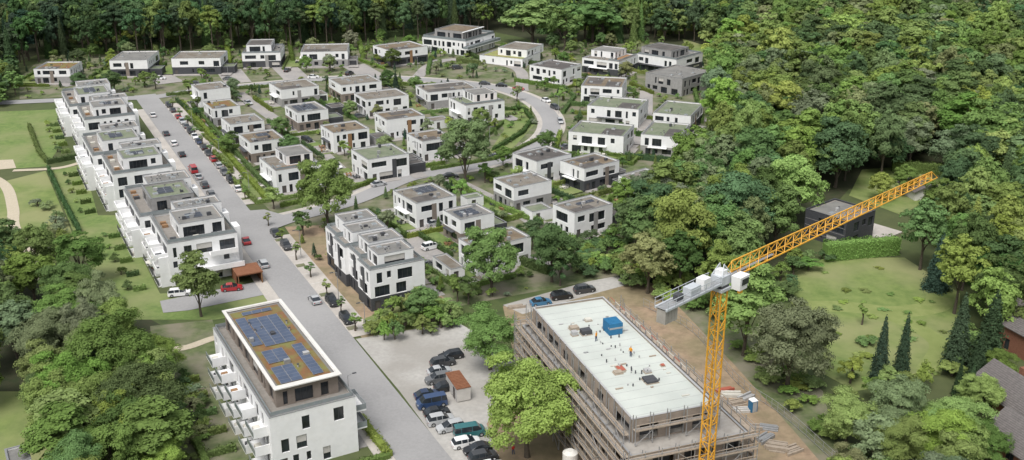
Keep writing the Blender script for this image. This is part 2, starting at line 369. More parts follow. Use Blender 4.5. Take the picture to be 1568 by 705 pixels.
PROT = {
 'a': deciduous('tree_a', 1, 6.0, 15, 3.0, 50, 10500, .54), 'b': deciduous('tree_b', 2, 6.0, 17, 3.5, 60, 10500, .54, (1.0, 1.9)),
 'c': deciduous('tree_c', 3, 6.0, 13, 2.5, 44, 10000, .54, (1.3, 2.3)), 'd': deciduous('tree_d', 4, 4.2, 18, 3.0, 50, 10000, .48, (1.5, 2.5), 1.2),
 'e': deciduous('tree_e', 5, 6.0, 16, 4.0, 74, 10000, .54, (.9, 1.7)), 'w': deciduous('tree_w', 8, 6.0, 14, 1.5, 70, 15000, .43, (1.1, 1.9)),
 'N': deciduous('tree_n', 21, 6.0, 14, 2.0, 85, 38000, .3, (1.1, 2.0)), 'Q': deciduous('tree_q', 22, 6.0, 15, 2.5, 60, 32000, .32, (1.2, 2.4)),
 'A': deciduous('tree_fa', 31, 6.0, 15, 3.0, 40, 4000, .88, sub=6), 'U': deciduous('tree_fb', 32, 6.0, 17, 3.5, 46, 4000, .88, (1.0, 1.9), sub=6),
 'C': deciduous('tree_fc', 33, 6.0, 13, 2.5, 36, 3800, .88, (1.3, 2.3), sub=6), 'P': deciduous('tree_fp', 34, 4.5, 20, 10.0, 30, 2600, .8, (1.6, 2.6), sub=6),
 's': deciduous('shrub_s', 6, 1.6, 2.6, .3, 16, 1300, .28, (1.8, 2.8), sub=6), 't': deciduous('sapling_t', 7, 1.2, 4.8, 1.9, 14, 900, .24, (1.8, 2.8), sub=4),
 'm': deciduous('small_m', 12, 2.2, 5.5, 1.4, 24, 2800, .32, (1.6, 2.6), sub=6),
 'k': conifer('conifer_k', 9, 3.0, 16, 7000, .42), 'y': conifer('cypress_y', 10, .7, 4.0, 900, .22),
}
PH = {'a': 15, 'b': 17, 'c': 13, 'd': 18, 'e': 16, 'w': 14, 's': 2.6, 't': 4.8, 'k': 16, 'y': 4, 'N': 14, 'Q': 15, 'A': 15, 'U': 17, 'C': 13, 'P': 20, 'm': 5.5}
PR_ = {'a': 6, 'b': 6, 'c': 6, 'd': 4.2, 'e': 6, 'w': 6, 's': 1.6, 't': 1.2, 'k': 3, 'y': .7, 'N': 6, 'Q': 6, 'A': 6, 'U': 6, 'C': 6, 'P': 4.5, 'm': 2.2}
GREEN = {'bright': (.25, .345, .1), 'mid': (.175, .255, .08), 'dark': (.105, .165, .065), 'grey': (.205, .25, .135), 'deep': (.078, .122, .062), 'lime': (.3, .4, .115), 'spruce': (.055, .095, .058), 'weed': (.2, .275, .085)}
R0 = random.Random(11)
def tint(g, am=.2):
    c = GREEN[g]; k = 1 + R0.uniform(-am, am); return (c[0] * k * (1 + R0.uniform(-.14, .16)), c[1] * k, c[2] * k * (1 + R0.uniform(-.2, .25)), 1)
def plant(kind, loc, sx, sz, g, name='tree', parent=None):
    ob = bpy.data.objects.new(name, PROT[kind]); ob.location = loc; ob.rotation_euler[2] = R0.uniform(0, 6.28)
    ob.scale = (sx, sx * R0.uniform(.9, 1.1), sz); ob.color = tint(g); sc.collection.objects.link(ob)
    if parent: ob.parent = parent
    return ob
def tree(u, v, rpx, kind, g, name='deciduous_tree', hgt=None):
    """u,v = crown centre, rpx = crown radius in photo px"""
    for _ in range(3):
        h0 = (hgt or 12) * .55; p = S(u, v, h0); Z = p.y * ct + (H - h0) * st; r = rpx * Z / F
        if hgt is None: hgt = min(max(r * 2.3, 6), 20) if kind != 'k' else r * 5
    return plant(kind, (p.x, p.y, 0), r / PR_[kind], hgt / PH[kind], g, name)
def inpoly(x, y, P):
    c = False; j = len(P) - 1
    for i in range(len(P)):
        if (P[i][1] > y) != (P[j][1] > y) and x < (P[j][0] - P[i][0]) * (y - P[i][1]) / (P[j][1] - P[i][1]) + P[i][0]: c = not c
        j = i
    return c
def forest(name, px, sp, kinds, gs, h=(13, 20), r=(4, 6.5), zc_=9, dens=1.0):
    e = bpy.data.objects.new(name, None); sc.collection.objects.link(e)
    P = [S(*p, zc_) for p in px]; P = [(p.x, p.y) for p in P]
    x0 = min(p[0] for p in P); x1 = max(p[0] for p in P); y0 = min(p[1] for p in P); y1 = max(p[1] for p in P); y = y0; row = 0
    while y < y1:
        x = x0 + (sp / 2 if row % 2 else 0)
        while x < x1:
            xx = x + R0.uniform(-.38, .38) * sp; yy = y + R0.uniform(-.38, .38) * sp
            if inpoly(xx, yy, P) and R0.random() < dens:
                k = R0.choice(kinds); hh = R0.uniform(*h); rr = R0.uniform(*r)
                if k == 'k': rr *= .55
                plant(k, (xx, yy, 0), rr / PR_[k], hh / PH[k], R0.choice(gs), 'tree', e)
            x += sp
        y += sp * .87; row += 1

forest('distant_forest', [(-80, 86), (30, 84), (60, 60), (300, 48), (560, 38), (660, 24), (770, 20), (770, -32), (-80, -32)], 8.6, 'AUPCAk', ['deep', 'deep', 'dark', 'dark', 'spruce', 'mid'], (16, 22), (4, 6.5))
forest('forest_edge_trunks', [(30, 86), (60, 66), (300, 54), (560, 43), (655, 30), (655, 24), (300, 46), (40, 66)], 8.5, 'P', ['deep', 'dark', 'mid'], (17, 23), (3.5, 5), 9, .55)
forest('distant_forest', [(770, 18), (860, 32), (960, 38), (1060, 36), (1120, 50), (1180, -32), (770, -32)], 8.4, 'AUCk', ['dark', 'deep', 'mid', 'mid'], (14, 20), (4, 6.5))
forest('forest', [(1125, 55), (1180, -32), (1660, -32), (1660, 120), (1100, 120)], 9.2, 'AAUUCCd', ['mid', 'mid', 'dark', 'mid', 'bright', 'grey', 'dark'], (12, 21), (4.8, 8.4))
forest('forest', [(1100, 120), (1660, 120), (1660, 235), (1500, 232), (1420, 205), (1330, 240), (1250, 250), (1180, 285), (1110, 262), (1095, 150)], 9.2, 'aabbcewd', ['mid', 'mid', 'dark', 'mid', 'bright', 'grey', 'dark'], (12, 21), (4.8, 8.4))
forest('forest', [(1020, 290), (1090, 225), (1180, 275), (1200, 330), (1120, 390), (1000, 400), (960, 360)], 8.0, 'abcew', ['mid', 'dark', 'mid', 'grey'], (13, 17), (4.5, 6.5))
forest('forest', [(1470, 250), (1660, 240), (1660, 480), (1560, 480), (1490, 470), (1420, 390), (1400, 350), (1440, 300)], 8.0, 'abcek', ['mid', 'dark', 'mid', 'bright', 'dark'], (11, 17), (4, 6))
forest('forest', [(1290, 640), (1330, 610), (1450, 590), (1500, 620), (1490, 660), (1530, 760), (1290, 760)], 6.8, 'QcwN', ['mid', 'bright', 'grey', 'bright'], (8, 12), (3.4, 5))
forest('forest', [(60, 470), (90, 410), (150, 415), (185, 500), (255, 545), (262, 640), (215, 690), (225, 780), (60, 780), (60, 600)], 7.4, 'QNwQNd', ['mid', 'mid', 'grey', 'bright', 'dark'], (10, 15), (4, 6))
forest('forest', [(-60, 350), (40, 345), (70, 370), (30, 430), (25, 560), (-60, 600)], 7.4, 'abce', ['dark', 'mid', 'grey'], (10, 14), (3.5, 5.5))
forest('woodland_edge', [(-60, 100), (20, 98), (38, 128), (0, 150), (-60, 150)], 6, 'ACU', ['mid', 'dark'], (6, 10), (3, 4.5), 4)
forest('woodland_edge', [(1075, 50), (1130, 45), (1130, 130), (1100, 120)], 6, 'ACm', ['bright', 'mid', 'lime'], (5, 8), (2.6, 4), 3)
forest('woodland_edge', [(100, 78), (300, 64), (560, 53), (655, 42), (655, 36), (300, 58), (100, 70)], 4.5, 'mmCk', ['dark', 'mid', 'deep', 'bright'], (4, 8), (2, 3.5), 2, .7)
forest('understorey_shrubs', [(960, 395), (1010, 400), (1110, 470), (1130, 500), (1010, 455), (920, 420), (860, 400)], 3.2, 's', ['mid', 'weed', 'bright'], (2, 4), (1.5, 2.6), 1)
forest('understorey_shrubs', [(1120, 520), (1150, 500), (1280, 600), (1320, 720), (1250, 680), (1190, 620)], 3.8, 's', ['mid', 'weed', 'bright'], (1.2, 3), (1.5, 2.6), 1, .7)
forest('understorey_shrubs', [(562, 500), (600, 470), (650, 455), (700, 470), (695, 495), (590, 515)], 2.5, 'ssm', ['weed', 'bright', 'mid'], (1.2, 5), (1.0, 2.6), 1.5)
forest('understorey_shrubs', [(800, 340), (900, 370), (965, 330), (975, 400), (900, 420), (880, 420)], 3.4, 's', ['mid', 'weed', 'dark'], (1.5, 4), (1.5, 2.6), 1)
forest('understorey_shrubs', [(50, 300), (75, 300), (110, 385), (80, 395)], 4, 's', ['mid', 'grey'], (2, 4), (1.5, 2.4), 1)
forest('understorey_shrubs', [(270, 560), (310, 600), (330, 660), (300, 700), (270, 700)], 2.6, 's', ['mid', 'dark', 'grey'], (1, 2.5), (1, 1.8), 1)
forest('understorey_shrubs', [(1280, 560), (1320, 590), (1440, 575), (1470, 520), (1475, 470), (1500, 500), (1480, 600), (1300, 620)], 4, 'sm', ['mid', 'weed', 'bright', 'dark'], (1.5, 5), (1.5, 2.8), 1, .8)
forest('understorey_shrubs', [(1190, 440), (1200, 400), (1265, 385), (1265, 398), (1215, 420), (1215, 470)], 3.4, 'sm', ['dark', 'mid'], (2, 5), (1.5, 2.8), 1)
forest('meadow_shrubs', [(1290, 540), (1340, 515), (1340, 560), (1300, 580)], 5, 's', ['mid', 'weed'], (.8, 1.6), (1.2, 2.2), 1, .7)
forest('meadow_tussocks', [(1200, 435), (1270, 405), (1380, 405), (1460, 455), (1460, 510), (1430, 570), (1310, 590), (1270, 560), (1280, 500)], 4.5, 's', ['weed', 'bright', 'mid'], (.25, .6), (.5, 1.3), .5, .35)

for a in [(712, 224, 44, 'w', 'grey'), (498, 290, 47, 'w', 'mid'), (752, 392, 46, 'w', 'mid'), (846, 383, 42, 'w', 'dark'), (750, 515, 46, 'Q', 'mid'),
          (808, 615, 76, 'N', 'bright'), (120, 392, 38, 'a', 'mid'), (815, 30, 48, 'A', 'mid'), (908, 28, 52, 'C', 'mid'), (865, 40, 30, 'U', 'mid'),
          (1213, 520, 66, 'N', 'grey'), (1060, 235, 38, 'a', 'mid'), (1030, 300, 52, 'b', 'mid'), (1130, 320, 58, 'w', 'dark'), (1045, 350, 60, 'w', 'mid'),
          (975, 340, 40, 'c', 'dark'), (1215, 285, 48, 'w', 'lime'), (1305, 205, 48, 'a', 'bright'), (1190, 165, 46, 'b', 'bright'), (1100, 360, 50, 'b', 'mid'),
          (1400, 70, 55, 'a', 'bright'), (1290, 60, 45, 'c', 'bright'), (1520, 200, 46, 'a', 'mid'), (1480, 130, 48, 'b', 'dark'), (1380, 150, 45, 'b', 'dark'),
          (170, 545, 62, 'Q', 'mid'), (95, 610, 55, 'N', 'mid'), (195, 640, 52, 'N', 'bright'), (70, 520, 48, 'Q', 'grey'), (250, 695, 36, 'N', 'bright'), (240, 545, 38, 'Q', 'mid'),
          (130, 480, 40, 'w', 'grey'), (1300, 640, 42, 'Q', 'bright'), (1375, 620, 50, 'N', 'grey'), (1440, 670, 50, 'Q', 'lime'), (1530, 380, 45, 'a', 'bright'), (1545, 320, 40, 'b', 'mid'),
          (645, 465, 26, 'c', 'mid'), (15, 500, 35, 'b', 'dark'), (30, 430, 30, 'a', 'mid'), (1500, 600, 34, 'N', 'bright'), (1530, 560, 26, 'Q', 'mid'), (1515, 680, 34, 'Q', 'mid'),
          (590, 130, 10, 'm', 'dark'), (606, 128, 9, 'k', 'spruce'), (1440, 310, 36, 'a', 'mid'), (1385, 275, 22, 'c', 'mid'), (1350, 285, 20, 'c', 'bright'), (955, 300, 26, 'c', 'mid'), (990, 290, 30, 'e', 'grey')]:
    tree(*a)
tree(302, 430, 32, 'd', 'mid', hgt=14); tree(1145, 465, 48, 'd', 'lime', hgt=19); tree(1100, 420, 30, 'd', 'mid', hgt=16)
for u, v, r, h in ((1352, 528, 17, 13), (1386, 524, 15, 13), (1472, 500, 24, 15), (1520, 500, 30, 16), (1500, 545, 20, 11), (1488, 585, 12, 8), (1470, 575, 10, 7), (1410, 190, 18, 15), (1375, 190, 16, 14), (1440, 395, 22, 13)):
    tree(u, v, r, 'k', 'spruce', 'conifer_tree', h)
tree(1322, 478, 10, 't', 'mid', 'young_tree', 5)
for y in range(170, 316, 14):
    q = road(sy(y), 4.9 + R0.uniform(-.2, .9)); plant('t', q, R0.uniform(.8, 1.2), R0.uniform(.65, .95), 'mid', 'street_tree')
for y in (352, 378, 405, 432, 462, 490, 516):
    q = road(sy(y), 5.0); plant('t', q, R0.uniform(.9, 1.3), R0.uniform(.7, 1.0), 'mid', 'street_tree')

def hedge(name, px, h=1.5, w=1.0, g='mid', world=None, dens=16):
    P = world or [S(*p) for p in px]; rng = np.random.default_rng(R0.randrange(10 ** 6)); VV = []; tv, tf = [], []
    for a, c in zip(P[:-1], P[1:]):
        d = (c - a); L = d.length
        if L < .3: continue
        d.normalize(); nn = Vector((-d.y, d.x, 0)); n = int(L * (2 * h + w) * dens)
        u = rng.uniform(0, L, n); side = rng.uniform(0, 2 * h + w, n)
        off = np.where(side < h, -w / 2, np.where(side < 2 * h, w / 2, side - 2 * h - w / 2)); z = np.where(side < h, side, np.where(side < 2 * h, side - h, h))
        off = off + rng.normal(0, .12, n) + .1 * np.sin(u * .9 + 1); z = z + rng.normal(0, .1, n) + .16 * np.sin(u * 1.3) + .1 * np.sin(u * 3.1)
        Pt = np.stack([a.x + d.x * u + nn.x * off, a.y + d.y * u + nn.y * off, z], 1)
        N = np.stack([nn.x * np.sign(off), nn.y * np.sign(off), np.where(side > 2 * h, 2.0, .3)], 1) + rng.normal(size=(n, 3)) * .4
        VV.append(leafquads(Pt, N, .34, rng))
        i = len(tv); k = w * .42
        for zz in (0, h * .88):
            for q in (a - nn * k, c - nn * k, c + nn * k, a + nn * k): tv.append((q.x, q.y, zz))
        tf += [tuple(i + j for j in q) for q in ((4, 5, 6, 7), (0, 1, 5, 4), (1, 2, 6, 5), (2, 3, 7, 6), (3, 0, 4, 7))]
    V = np.vstack(VV); me = leafmesh(name, V, rng.uniform(0, 1, len(V) // 4), (tv, tf))
    me.materials[1] = M['leaf']
    ob = bpy.data.objects.new(name, me); cc = tint(g, .1); ob.color = (cc[0] * .8, cc[1] * .8, cc[2] * .8, 1); sc.collection.objects.link(ob)

# ---------------------------------------------------------------- buildings
def wall(b, s, d, n, L, z0, z1, wins, wm, part='walls'):
    us = sorted({0, L} | {w[0] for w in wins} | {w[1] for w in wins}); vs = sorted({z0, z1} | {w[2] for w in wins} | {w[3] for w in wins})
    def P(u, v, k=0): return (s[0] + d[0] * u - n[0] * k, s[1] + d[1] * u - n[1] * k, v)
    for i in range(len(us) - 1):
        for j in range(len(vs) - 1):
            uc = (us[i] + us[i + 1]) / 2; vc = (vs[j] + vs[j + 1]) / 2
            if any(w[0] < uc < w[1] and w[2] < vc < w[3] for w in wins): continue
            b.quad(part, wm, [P(us[i], vs[j]), P(us[i + 1], vs[j]), P(us[i + 1], vs[j + 1]), P(us[i], vs[j + 1])])
    for w in wins:
        u0, u1, v0, v1 = w[:4]; kind = w[4] if len(w) > 4 else 'glass'; k = .2
        for q in ([(u0, v0), (u1, v0)], [(u1, v0), (u1, v1)], [(u1, v1), (u0, v1)], [(u0, v1), (u0, v0)]):
            b.quad(part, wm, [P(*q[0]), P(*q[1]), P(*q[1], k), P(*q[0], k)])
        if kind == 'hole':
            b.quad('windows', 'anthracite', [P(u0, v0, 1.2), P(u1, v0, 1.2), P(u1, v1, 1.2), P(u0, v1, 1.2)]); continue  # no window: dark sheet inside the open hole, interior shade put into its colour
        if kind == 'door':
            b.quad('door', 'door', [P(u0, v0, k), P(u1, v0, k), P(u1, v1, k), P(u0, v1, k)]); continue
        f = .08
        for q in ((u0, u1, v0, v0 + f), (u0, u1, v1 - f, v1), (u0, u0 + f, v0 + f, v1 - f), (u1 - f, u1, v0 + f, v1 - f)):
            b.quad('windows', 'frame', [P(q[0], q[2], k), P(q[1], q[2], k), P(q[1], q[3], k), P(q[0], q[3], k)])
        b.quad('windows', 'glass', [P(u0 + f, v0 + f, k + .03), P(u1 - f, v0 + f, k + .03), P(u1 - f, v1 - f, k + .03), P(u0 + f, v1 - f, k + .03)])
        if u1 - u0 > 1.5:
            for t in range(1, int((u1 - u0) / 1.1) + 1):
                um = u0 + (u1 - u0) * t / (int((u1 - u0) / 1.1) + 1)
                b.quad('windows', 'frame', [P(um - .04, v0 + f, k - .02), P(um + .04, v0 + f, k - .02), P(um + .04, v1 - f, k - .02), P(um - .04, v1 - f, k - .02)])
        if kind == 'blind':
            vb = v0 + (v1 - v0) * .45; b.quad('windows', 'screen', [P(u0 + f, vb, k - .04), P(u1 - f, vb, k - .04), P(u1 - f, v1, k - .04), P(u0 + f, v1, k - .04)])
def wins(L, z0, nst, fh, r, prob=.7, big=.4, door=False, hole=False):
    W = []
    for s_ in range(nst):
        zb = z0 + s_ * fh; u = r.uniform(.6, 1.5); first = True
        while u < L - 1.6:
            w_ = r.choice([.9, 1.2, 1.6, 2.2, 2.8] if r.random() < .5 else [.7, 1.2, 3.2, 4.4]); w_ = min(w_, L - u - .6)
            if door and s_ == 0 and first: W.append((u, u + 1.2, zb + .02, zb + 2.2, 'door')); u += 2.0; first = False; continue
            first = False
            if r.random() < prob:
                k = 'hole' if hole else ('blind' if r.random() < .12 else 'glass')
                if r.random() < big: W.append((u, u + w_, zb + .12, zb + 2.35, k))
                else: W.append((u, u + w_, zb + .9, zb + 2.35, k))
            u += w_ + r.uniform(.8, 1.9)
    return W
def volume(b, x0, x1, y0, y1, z0, z1, nst, r, wm='white', rm='r_grey', prob=.7, big=.4, par=.35, hole=False, doors=True, gwm=None, cop='coping'):
    zr = z1 - par; fh = (z1 - par - z0) / nst
    X, Y = x1 - x0, y1 - y0
    for (s_, d, n, L, dr) in (((x0, y0), (1, 0), (0, -1), X, doors and z0 == 0), ((x1, y0), (0, 1), (1, 0), Y, False), ((x1, y1), (-1, 0), (0, 1), X, False), ((x0, y1), (0, -1), (-1, 0), Y, False)):
        if gwm and nst > 1:
            wall(b, s_, d, n, L, z0, z0 + fh, wins(L, z0, 1, fh, r, prob, big, dr, hole), gwm, 'ground_floor')
            wall(b, s_, d, n, L, z0 + fh, zr, wins(L, z0 + fh, nst - 1, fh, r, prob, big, False, hole), wm)
        else:
            wall(b, s_, d, n, L, z0, zr, wins(L, z0, nst, fh, r, prob, big, dr, hole), wm)
    b.quad('roof', rm, [(x0, y0, zr), (x1, y0, zr), (x1, y1, zr), (x0, y1, zr)])
    t = .22
    if par > .05:
        for q in ((x0, x1, y0, y0 + t), (x0, x1, y1 - t, y1), (x0, x0 + t, y0 + t, y1 - t), (x1 - t, x1, y0 + t, y1 - t)):
            b.box('parapet', wm, q[0], q[1], q[2], q[3], zr + .003, z1)
        e = .04
        for q in ((x0 - e, x1 + e, y0 - e, y0 + t + e), (x0 - e, x1 + e, y1 - t - e, y1 + e), (x0 - e, x0 + t + e, y0 + t + e, y1 - t - e), (x1 - t - e, x1 + e, y0 + t + e, y1 - t - e)):
            b.box('parapet', cop, q[0], q[1], q[2], q[3], z1 + .002, z1 + .06)
        if rm.startswith('r_') and X > 5 and Y > 5:
            for q in ((x0 + t, x1 - t, y0 + t, y0 + t + .45), (x0 + t, x1 - t, y1 - t - .45, y1 - t), (x0 + t, x0 + t + .45, y0 + t + .45, y1 - t - .45), (x1 - t - .45, x1 - t, y0 + t + .45, y1 - t - .45)):
                b.quad('roof', 'r_grey' if rm != 'r_grey' else 'deck', [(q[0], q[2], zr + .006), (q[1], q[2], zr + .006), (q[1], q[3], zr + .006), (q[0], q[3], zr + .006)])
def solar(b, x0, x1, y0, y1, z, pw=1.7, pd=1.05, gap=.35, tilt=.22, m='solar'):
    y = y0
    while y + pd < y1:
        x = x0
        while x + pw < x1:
            b.hull('solar_panels', 'solarframe', [(x, y, z + .1), (x + pw, y, z + .1), (x + pw, y + pd, z + .1 + tilt), (x, y + pd, z + .1 + tilt), (x, y, z + .15), (x + pw, y, z + .15), (x + pw, y + pd, z + .15 + tilt), (x, y + pd, z + .15 + tilt)])
            k = .05; s1 = k / pd * tilt
            b.quad('solar_panels', m, [(x + k, y + k, z + .156 + s1), (x + pw - k, y + k, z + .156 + s1), (x + pw - k, y + pd - k, z + .156 + tilt - s1), (x + k, y + pd - k, z + .156 + tilt - s1)])
            x += pw + .04
        y += pd + gap
def roofstuff(b, x0, x1, y0, y1, z, r, n=5):
    for i in range(n):
        x = r.uniform(x0 + .8, x1 - 1.4); y = r.uniform(y0 + .8, y1 - 1.4); k = r.random()
        if k < .45: b.cyl('roof_vents', 'vent', x, y, z + .008, z + .5, .12); b.cyl('roof_vents', 'anthracite', x, y, z + .5, z + .6, .2)
        elif k < .7:
            b.box('skylights', 'vent', x, x + 1.1, y, y + 1.1, z + .008, z + .3); b.box('skylights', 'railglass', x + .08, x + 1.02, y + .08, y + 1.02, z + .302, z + .36)
        else: b.box('roof_vents', r.choice(['vent', 'anthracite', 'steel']), x, x + r.uniform(.5, 1.1), y, y + r.uniform(.4, .8), z + .008, z + r.uniform(.4, .9))
def rail(b, x0, x1, y0, y1, z, m='railglass', h=.95, sides='snwe'):
    t = .05
    if 's' in sides: b.box('railings', m, x0, x1, y0, y0 + t, z, z + h)
    if 'n' in sides: b.box('railings', m, x0, x1, y1 - t, y1, z, z + h)
    if 'w' in sides: b.box('railings', m, x0, x0 + t, y0 + t, y1 - t, z, z + h)
    if 'e' in sides: b.box('railings', m, x1 - t, x1, y0 + t, y1 - t, z, z + h)
def fit(L, N, R, h, yaw=None, lim=(6.5, 19)):
    p0 = S(*N, h); pl = S(*L, h) - p0; pr = S(*R, h) - p0
    if yaw is None:
        y1 = math.atan2(-pl.x, pl.y); y2 = math.atan2(pr.y, pr.x); a, c = pl.length, pr.length
        yaw = (y1 * a * a + y2 * c * c) / (a * a + c * c)
    else: yaw = math.radians(yaw)
    e = Vector((math.cos(yaw), math.sin(yaw), 0)); A = Vector((-math.sin(yaw), math.cos(yaw), 0))
    Dp = min(max(pl.dot(A), lim[0]), lim[1]); Wd = min(max(pr.dot(e), lim[0]), lim[1])
    p0.z = 0; return p0, yaw, Wd, Dp
def tow(p0, yaw, x, y): return Vector((p0.x + x * math.cos(yaw) - y * math.sin(yaw), p0.y + x * math.sin(yaw) + y * math.cos(yaw), 0))
FOOT = []
def foot(p0, yaw, x0, x1, y0, y1): FOOT.append((p0.x, p0.y, math.cos(yaw), math.sin(yaw), x0, x1, y0, y1))
def infoot(x, y, m=1.2):
    for a, b_, c, s_, x0, x1, y0, y1 in FOOT:
        dx, dy = x - a, y - b_; lx = dx * c + dy * s_; ly = -dx * s_ + dy * c
        if x0 - m < lx < x1 + m and y0 - m < ly < y1 + m: return True
    return False

HS = [ # L, N, R, h, yaw, roof, top, garage
 ((287,130),(305,139),(348,131),6.3,30,'r_gravel','',''), ((311,156),(325,167),(365,160),6.0,30,'r_red','',''), ((336,180),(352,191),(400,181),6.3,30,'r_gravel','','g'),
 ((363,205),(383,219),(433,209),6.3,30,'r_brown','p','g'), ((405,240),(422,262),(488,248),6.6,30,'r_gravel','t','g'),
 ((418,126),(430,138),(486,130),6.3,30,'r_gravel','','g'), ((441,160),(455,173),(499,165),6.3,30,'r_grey','s','g'), ((495,191),(510,204),(563,195),6.3,30,'r_brown','',''),
 ((541,228),(563,245),(624,234),6.5,30,'r_green','','g'), ((603,291),(637,312),(692,296),6.5,33,'r_gravel','p',''), ((676,322),(705,337),(748,321),6.5,33,'r_grey','s','g'),
 ((703,365),(730,382),(805,358),6.3,33,'r_brown','',''), ((510,119),(522,131),(582,123),6.2,28,'r_gravel','','g'), ((546,142),(560,153),(623,144),6.2,28,'r_gravel','',''),
 ((578,172),(592,184),(646,174),6.5,28,'r_brown','q',''), ((630,203),(646,217),(690,208),6.3,30,'r_brown','','g'), ((641,130),(655,142),(728,133),6.2,24,'r_gravel','q',''),
 ((697,148),(713,162),(767,152),6.4,28,'r_green','t',''), ((792,233),(822,248),(867,233),6.5,38,'r_dark','q',''), ((760,272),(787,288),(840,274),6.5,33,'r_gravel','',''),
 ((866,244),(895,259),(940,243),6.5,38,'r_brown','q','g'), ((845,313),(880,327),(931,309),6.5,36,'r_gravel','p','g'), ((952,268),(975,278),(1003,262),6.3,40,'r_gravel','',''),
 ((872,200),(955,209),(965,191),6.4,None,'r_green','',''), ((982,205),(1040,211),(1055,190),6.4,None,'r_green','',''), ((901,160),(978,168),(986,152),6.4,None,'r_green','','g'),
 ((1003,170),(1058,178),(1070,158),6.4,None,'r_green','',''), ((890,131),(953,134),(960,119),6.2,None,'r_brown','q',''), ((820,97),(860,107),(877,96),6.2,None,'r_dark','',''),
 ((901,85),(948,95),(960,82),6.2,None,'r_gravel','t',''), ((978,76),(1036,92),(1055,76),6.5,None,'r_grey','u',''),
 ((48,95),(51,106),(117,99),5.8,3,'r_red','',''), ((162,79),(167,93),(229,89),6.6,4,'r_grey','','g'), ((256,79),(262,90),(340,86),6.6,4,'r_gravel','','g'),
 ((366,70),(370,82),(430,79),6.2,6,'r_grey','v',''), ((457,68),(460,80),(537,76),6.4,6,'r_gravel','','g'), ((567,70),(597,78),(632,64),6.6,35,'r_brown','',''),
]
def mkhouse(spec, i):
    L, N, R, h, yaw, rm, top, gar = spec; r = random.Random(100 + i)
    p0, yw, W, D_ = fit(L, N, R, h, yaw)
    b = B('white_house', p0, yw); foot(p0, yw, -.5, W + (4 if gar else .5), -.5, D_ + .5)
    gwm = r.choice([None, None, 'greywall', 'anthracite', 'anthracite']) if i > 17 else r.choice([None, None, None, 'taupe', 'greywall'])
    volume(b, 0, W, 0, D_, 0, h, 2, r, 'white', rm, .84, .6, gwm=gwm)
    zr = h - .35
    if top == 's': solar(b, 1.3, W - 1.2, D_ * .25, D_ - 1.2, zr)
    if top == 'p': solar(b, W * .4, W - 1.4, D_ * .55, D_ - 1.4, zr)
    if top in ('p', 'q') or (top == '' and r.random() < .4):
        b.quad('roof', 'r_dark', [(1.2, 1.2, zr + .012), (W * .62, 1.2, zr + .012), (W * .62, D_ * .44, zr + .012), (1.2, D_ * .44, zr + .012)])
    if top == 'q': b.quad('roof', 'r_dark', [(W * .3, D_ * .55, zr + .012), (W - 1.2, D_ * .55, zr + .012), (W - 1.2, D_ - 1.2, zr + .012), (W * .3, D_ - 1.2, zr + .012)])
    if top == 't':
        volume(b, W * .35, W - .8, D_ * .3, D_ - .8, zr + .004, zr + 2.6, 1, r, 'white', 'r_grey', .8, .9, .25, doors=False)
        b.box('roof_terrace', 'wood', 0.6, W - .6, .6, D_ * .28, zr + .01, zr + .08); rail(b, .4, W - .4, .4, D_ * .3, h + .07, h=.6, sides='sw')
    if top == 'u' or top == 'v':
        volume(b, W * .1, W * .75, D_ * .2, D_ - .8, zr + .004, zr + 3.0, 1, r, 'greywall' if top == 'u' else 'white', 'r_dark', .9, .9, .25, doors=False)
        rail(b, .4, W - .4, .4, D_ - .4, h + .07, h=.5)
    roofstuff(b, 0, W, 0, D_, zr, r, 7)
    if r.random() < .6:
        u = r.uniform(.3, .6) * W; b.box('cladding', r.choice(['anthracite', 'taupe', 'greywall', 'wood']), u, u + 1.3, -.03, -.004, .1, h - .9)
    if gar:
        gm = r.choice(['anthracite', 'anthracite', 'white', 'greywall'])
        gw = r.uniform(3.2, 5.5); volume(b, W + .01, W + gw, 1.0, 7.2, 0, 2.9, 1, r, gm, r.choice(['r_green', 'r_dark', 'r_gravel']), 0, 0, .2, doors=False)
        b.quad('door', 'frame', [(W + .5, .99, .05), (W + gw - .4, .99, .05), (W + gw - .4, .99, 2.3), (W + .5, .99, 2.3)])
    if r.random() < .6: b.box('canopy', r.choice(['white', 'anthracite']), -1.1, -.01, D_ * .3, D_ * .8, 2.75, 2.92)
    b.box('terrace', 'paving', -3.4, -.02, D_ * .1, D_ * .9, 0, .13 + zc[0] * .5)
    b.box('terrace', 'paving', .4, W * .7, -2.6, -.035, 0, .16 + zc[0] * .5)
    b.finish()
    l0 = -7 if r.random() < .5 else -5
    c = [tow(p0, yw, *q) for q in ((l0, -4.5), (W + 2, -4.5), (W + 2, D_ + 3.5), (l0, D_ + 3.5))]
    q = [tow(p0, yw, *k) for k in ((l0 + .4, 0), (-.2, 0), (-.2, D_ + 3), (l0 + .4, D_ + 3))]
    patch('lawn', [(k.x, k.y) for k in q], 'lawn' if r.random() < .6 else 'garden', world=True)
    q = [tow(p0, yw, *k) for k in ((W + .1, -3.6), (W + 4.2, -3.6), (W + 4.2, 3), (W + .1, 3))]
    patch('driveway', [(k.x, k.y) for k in q], 'paving', world=True)
    hedge('garden_hedge', None, r.uniform(1.1, 1.9), .8, r.choice(['mid', 'mid', 'bright', 'dark']), world=[c[3], c[0]])
    if r.random() < .6: hedge('garden_hedge', None, r.uniform(1.0, 1.6), .7, r.choice(['mid', 'bright']), world=[c[0], tow(p0, yw, W * .5, -4.5)])
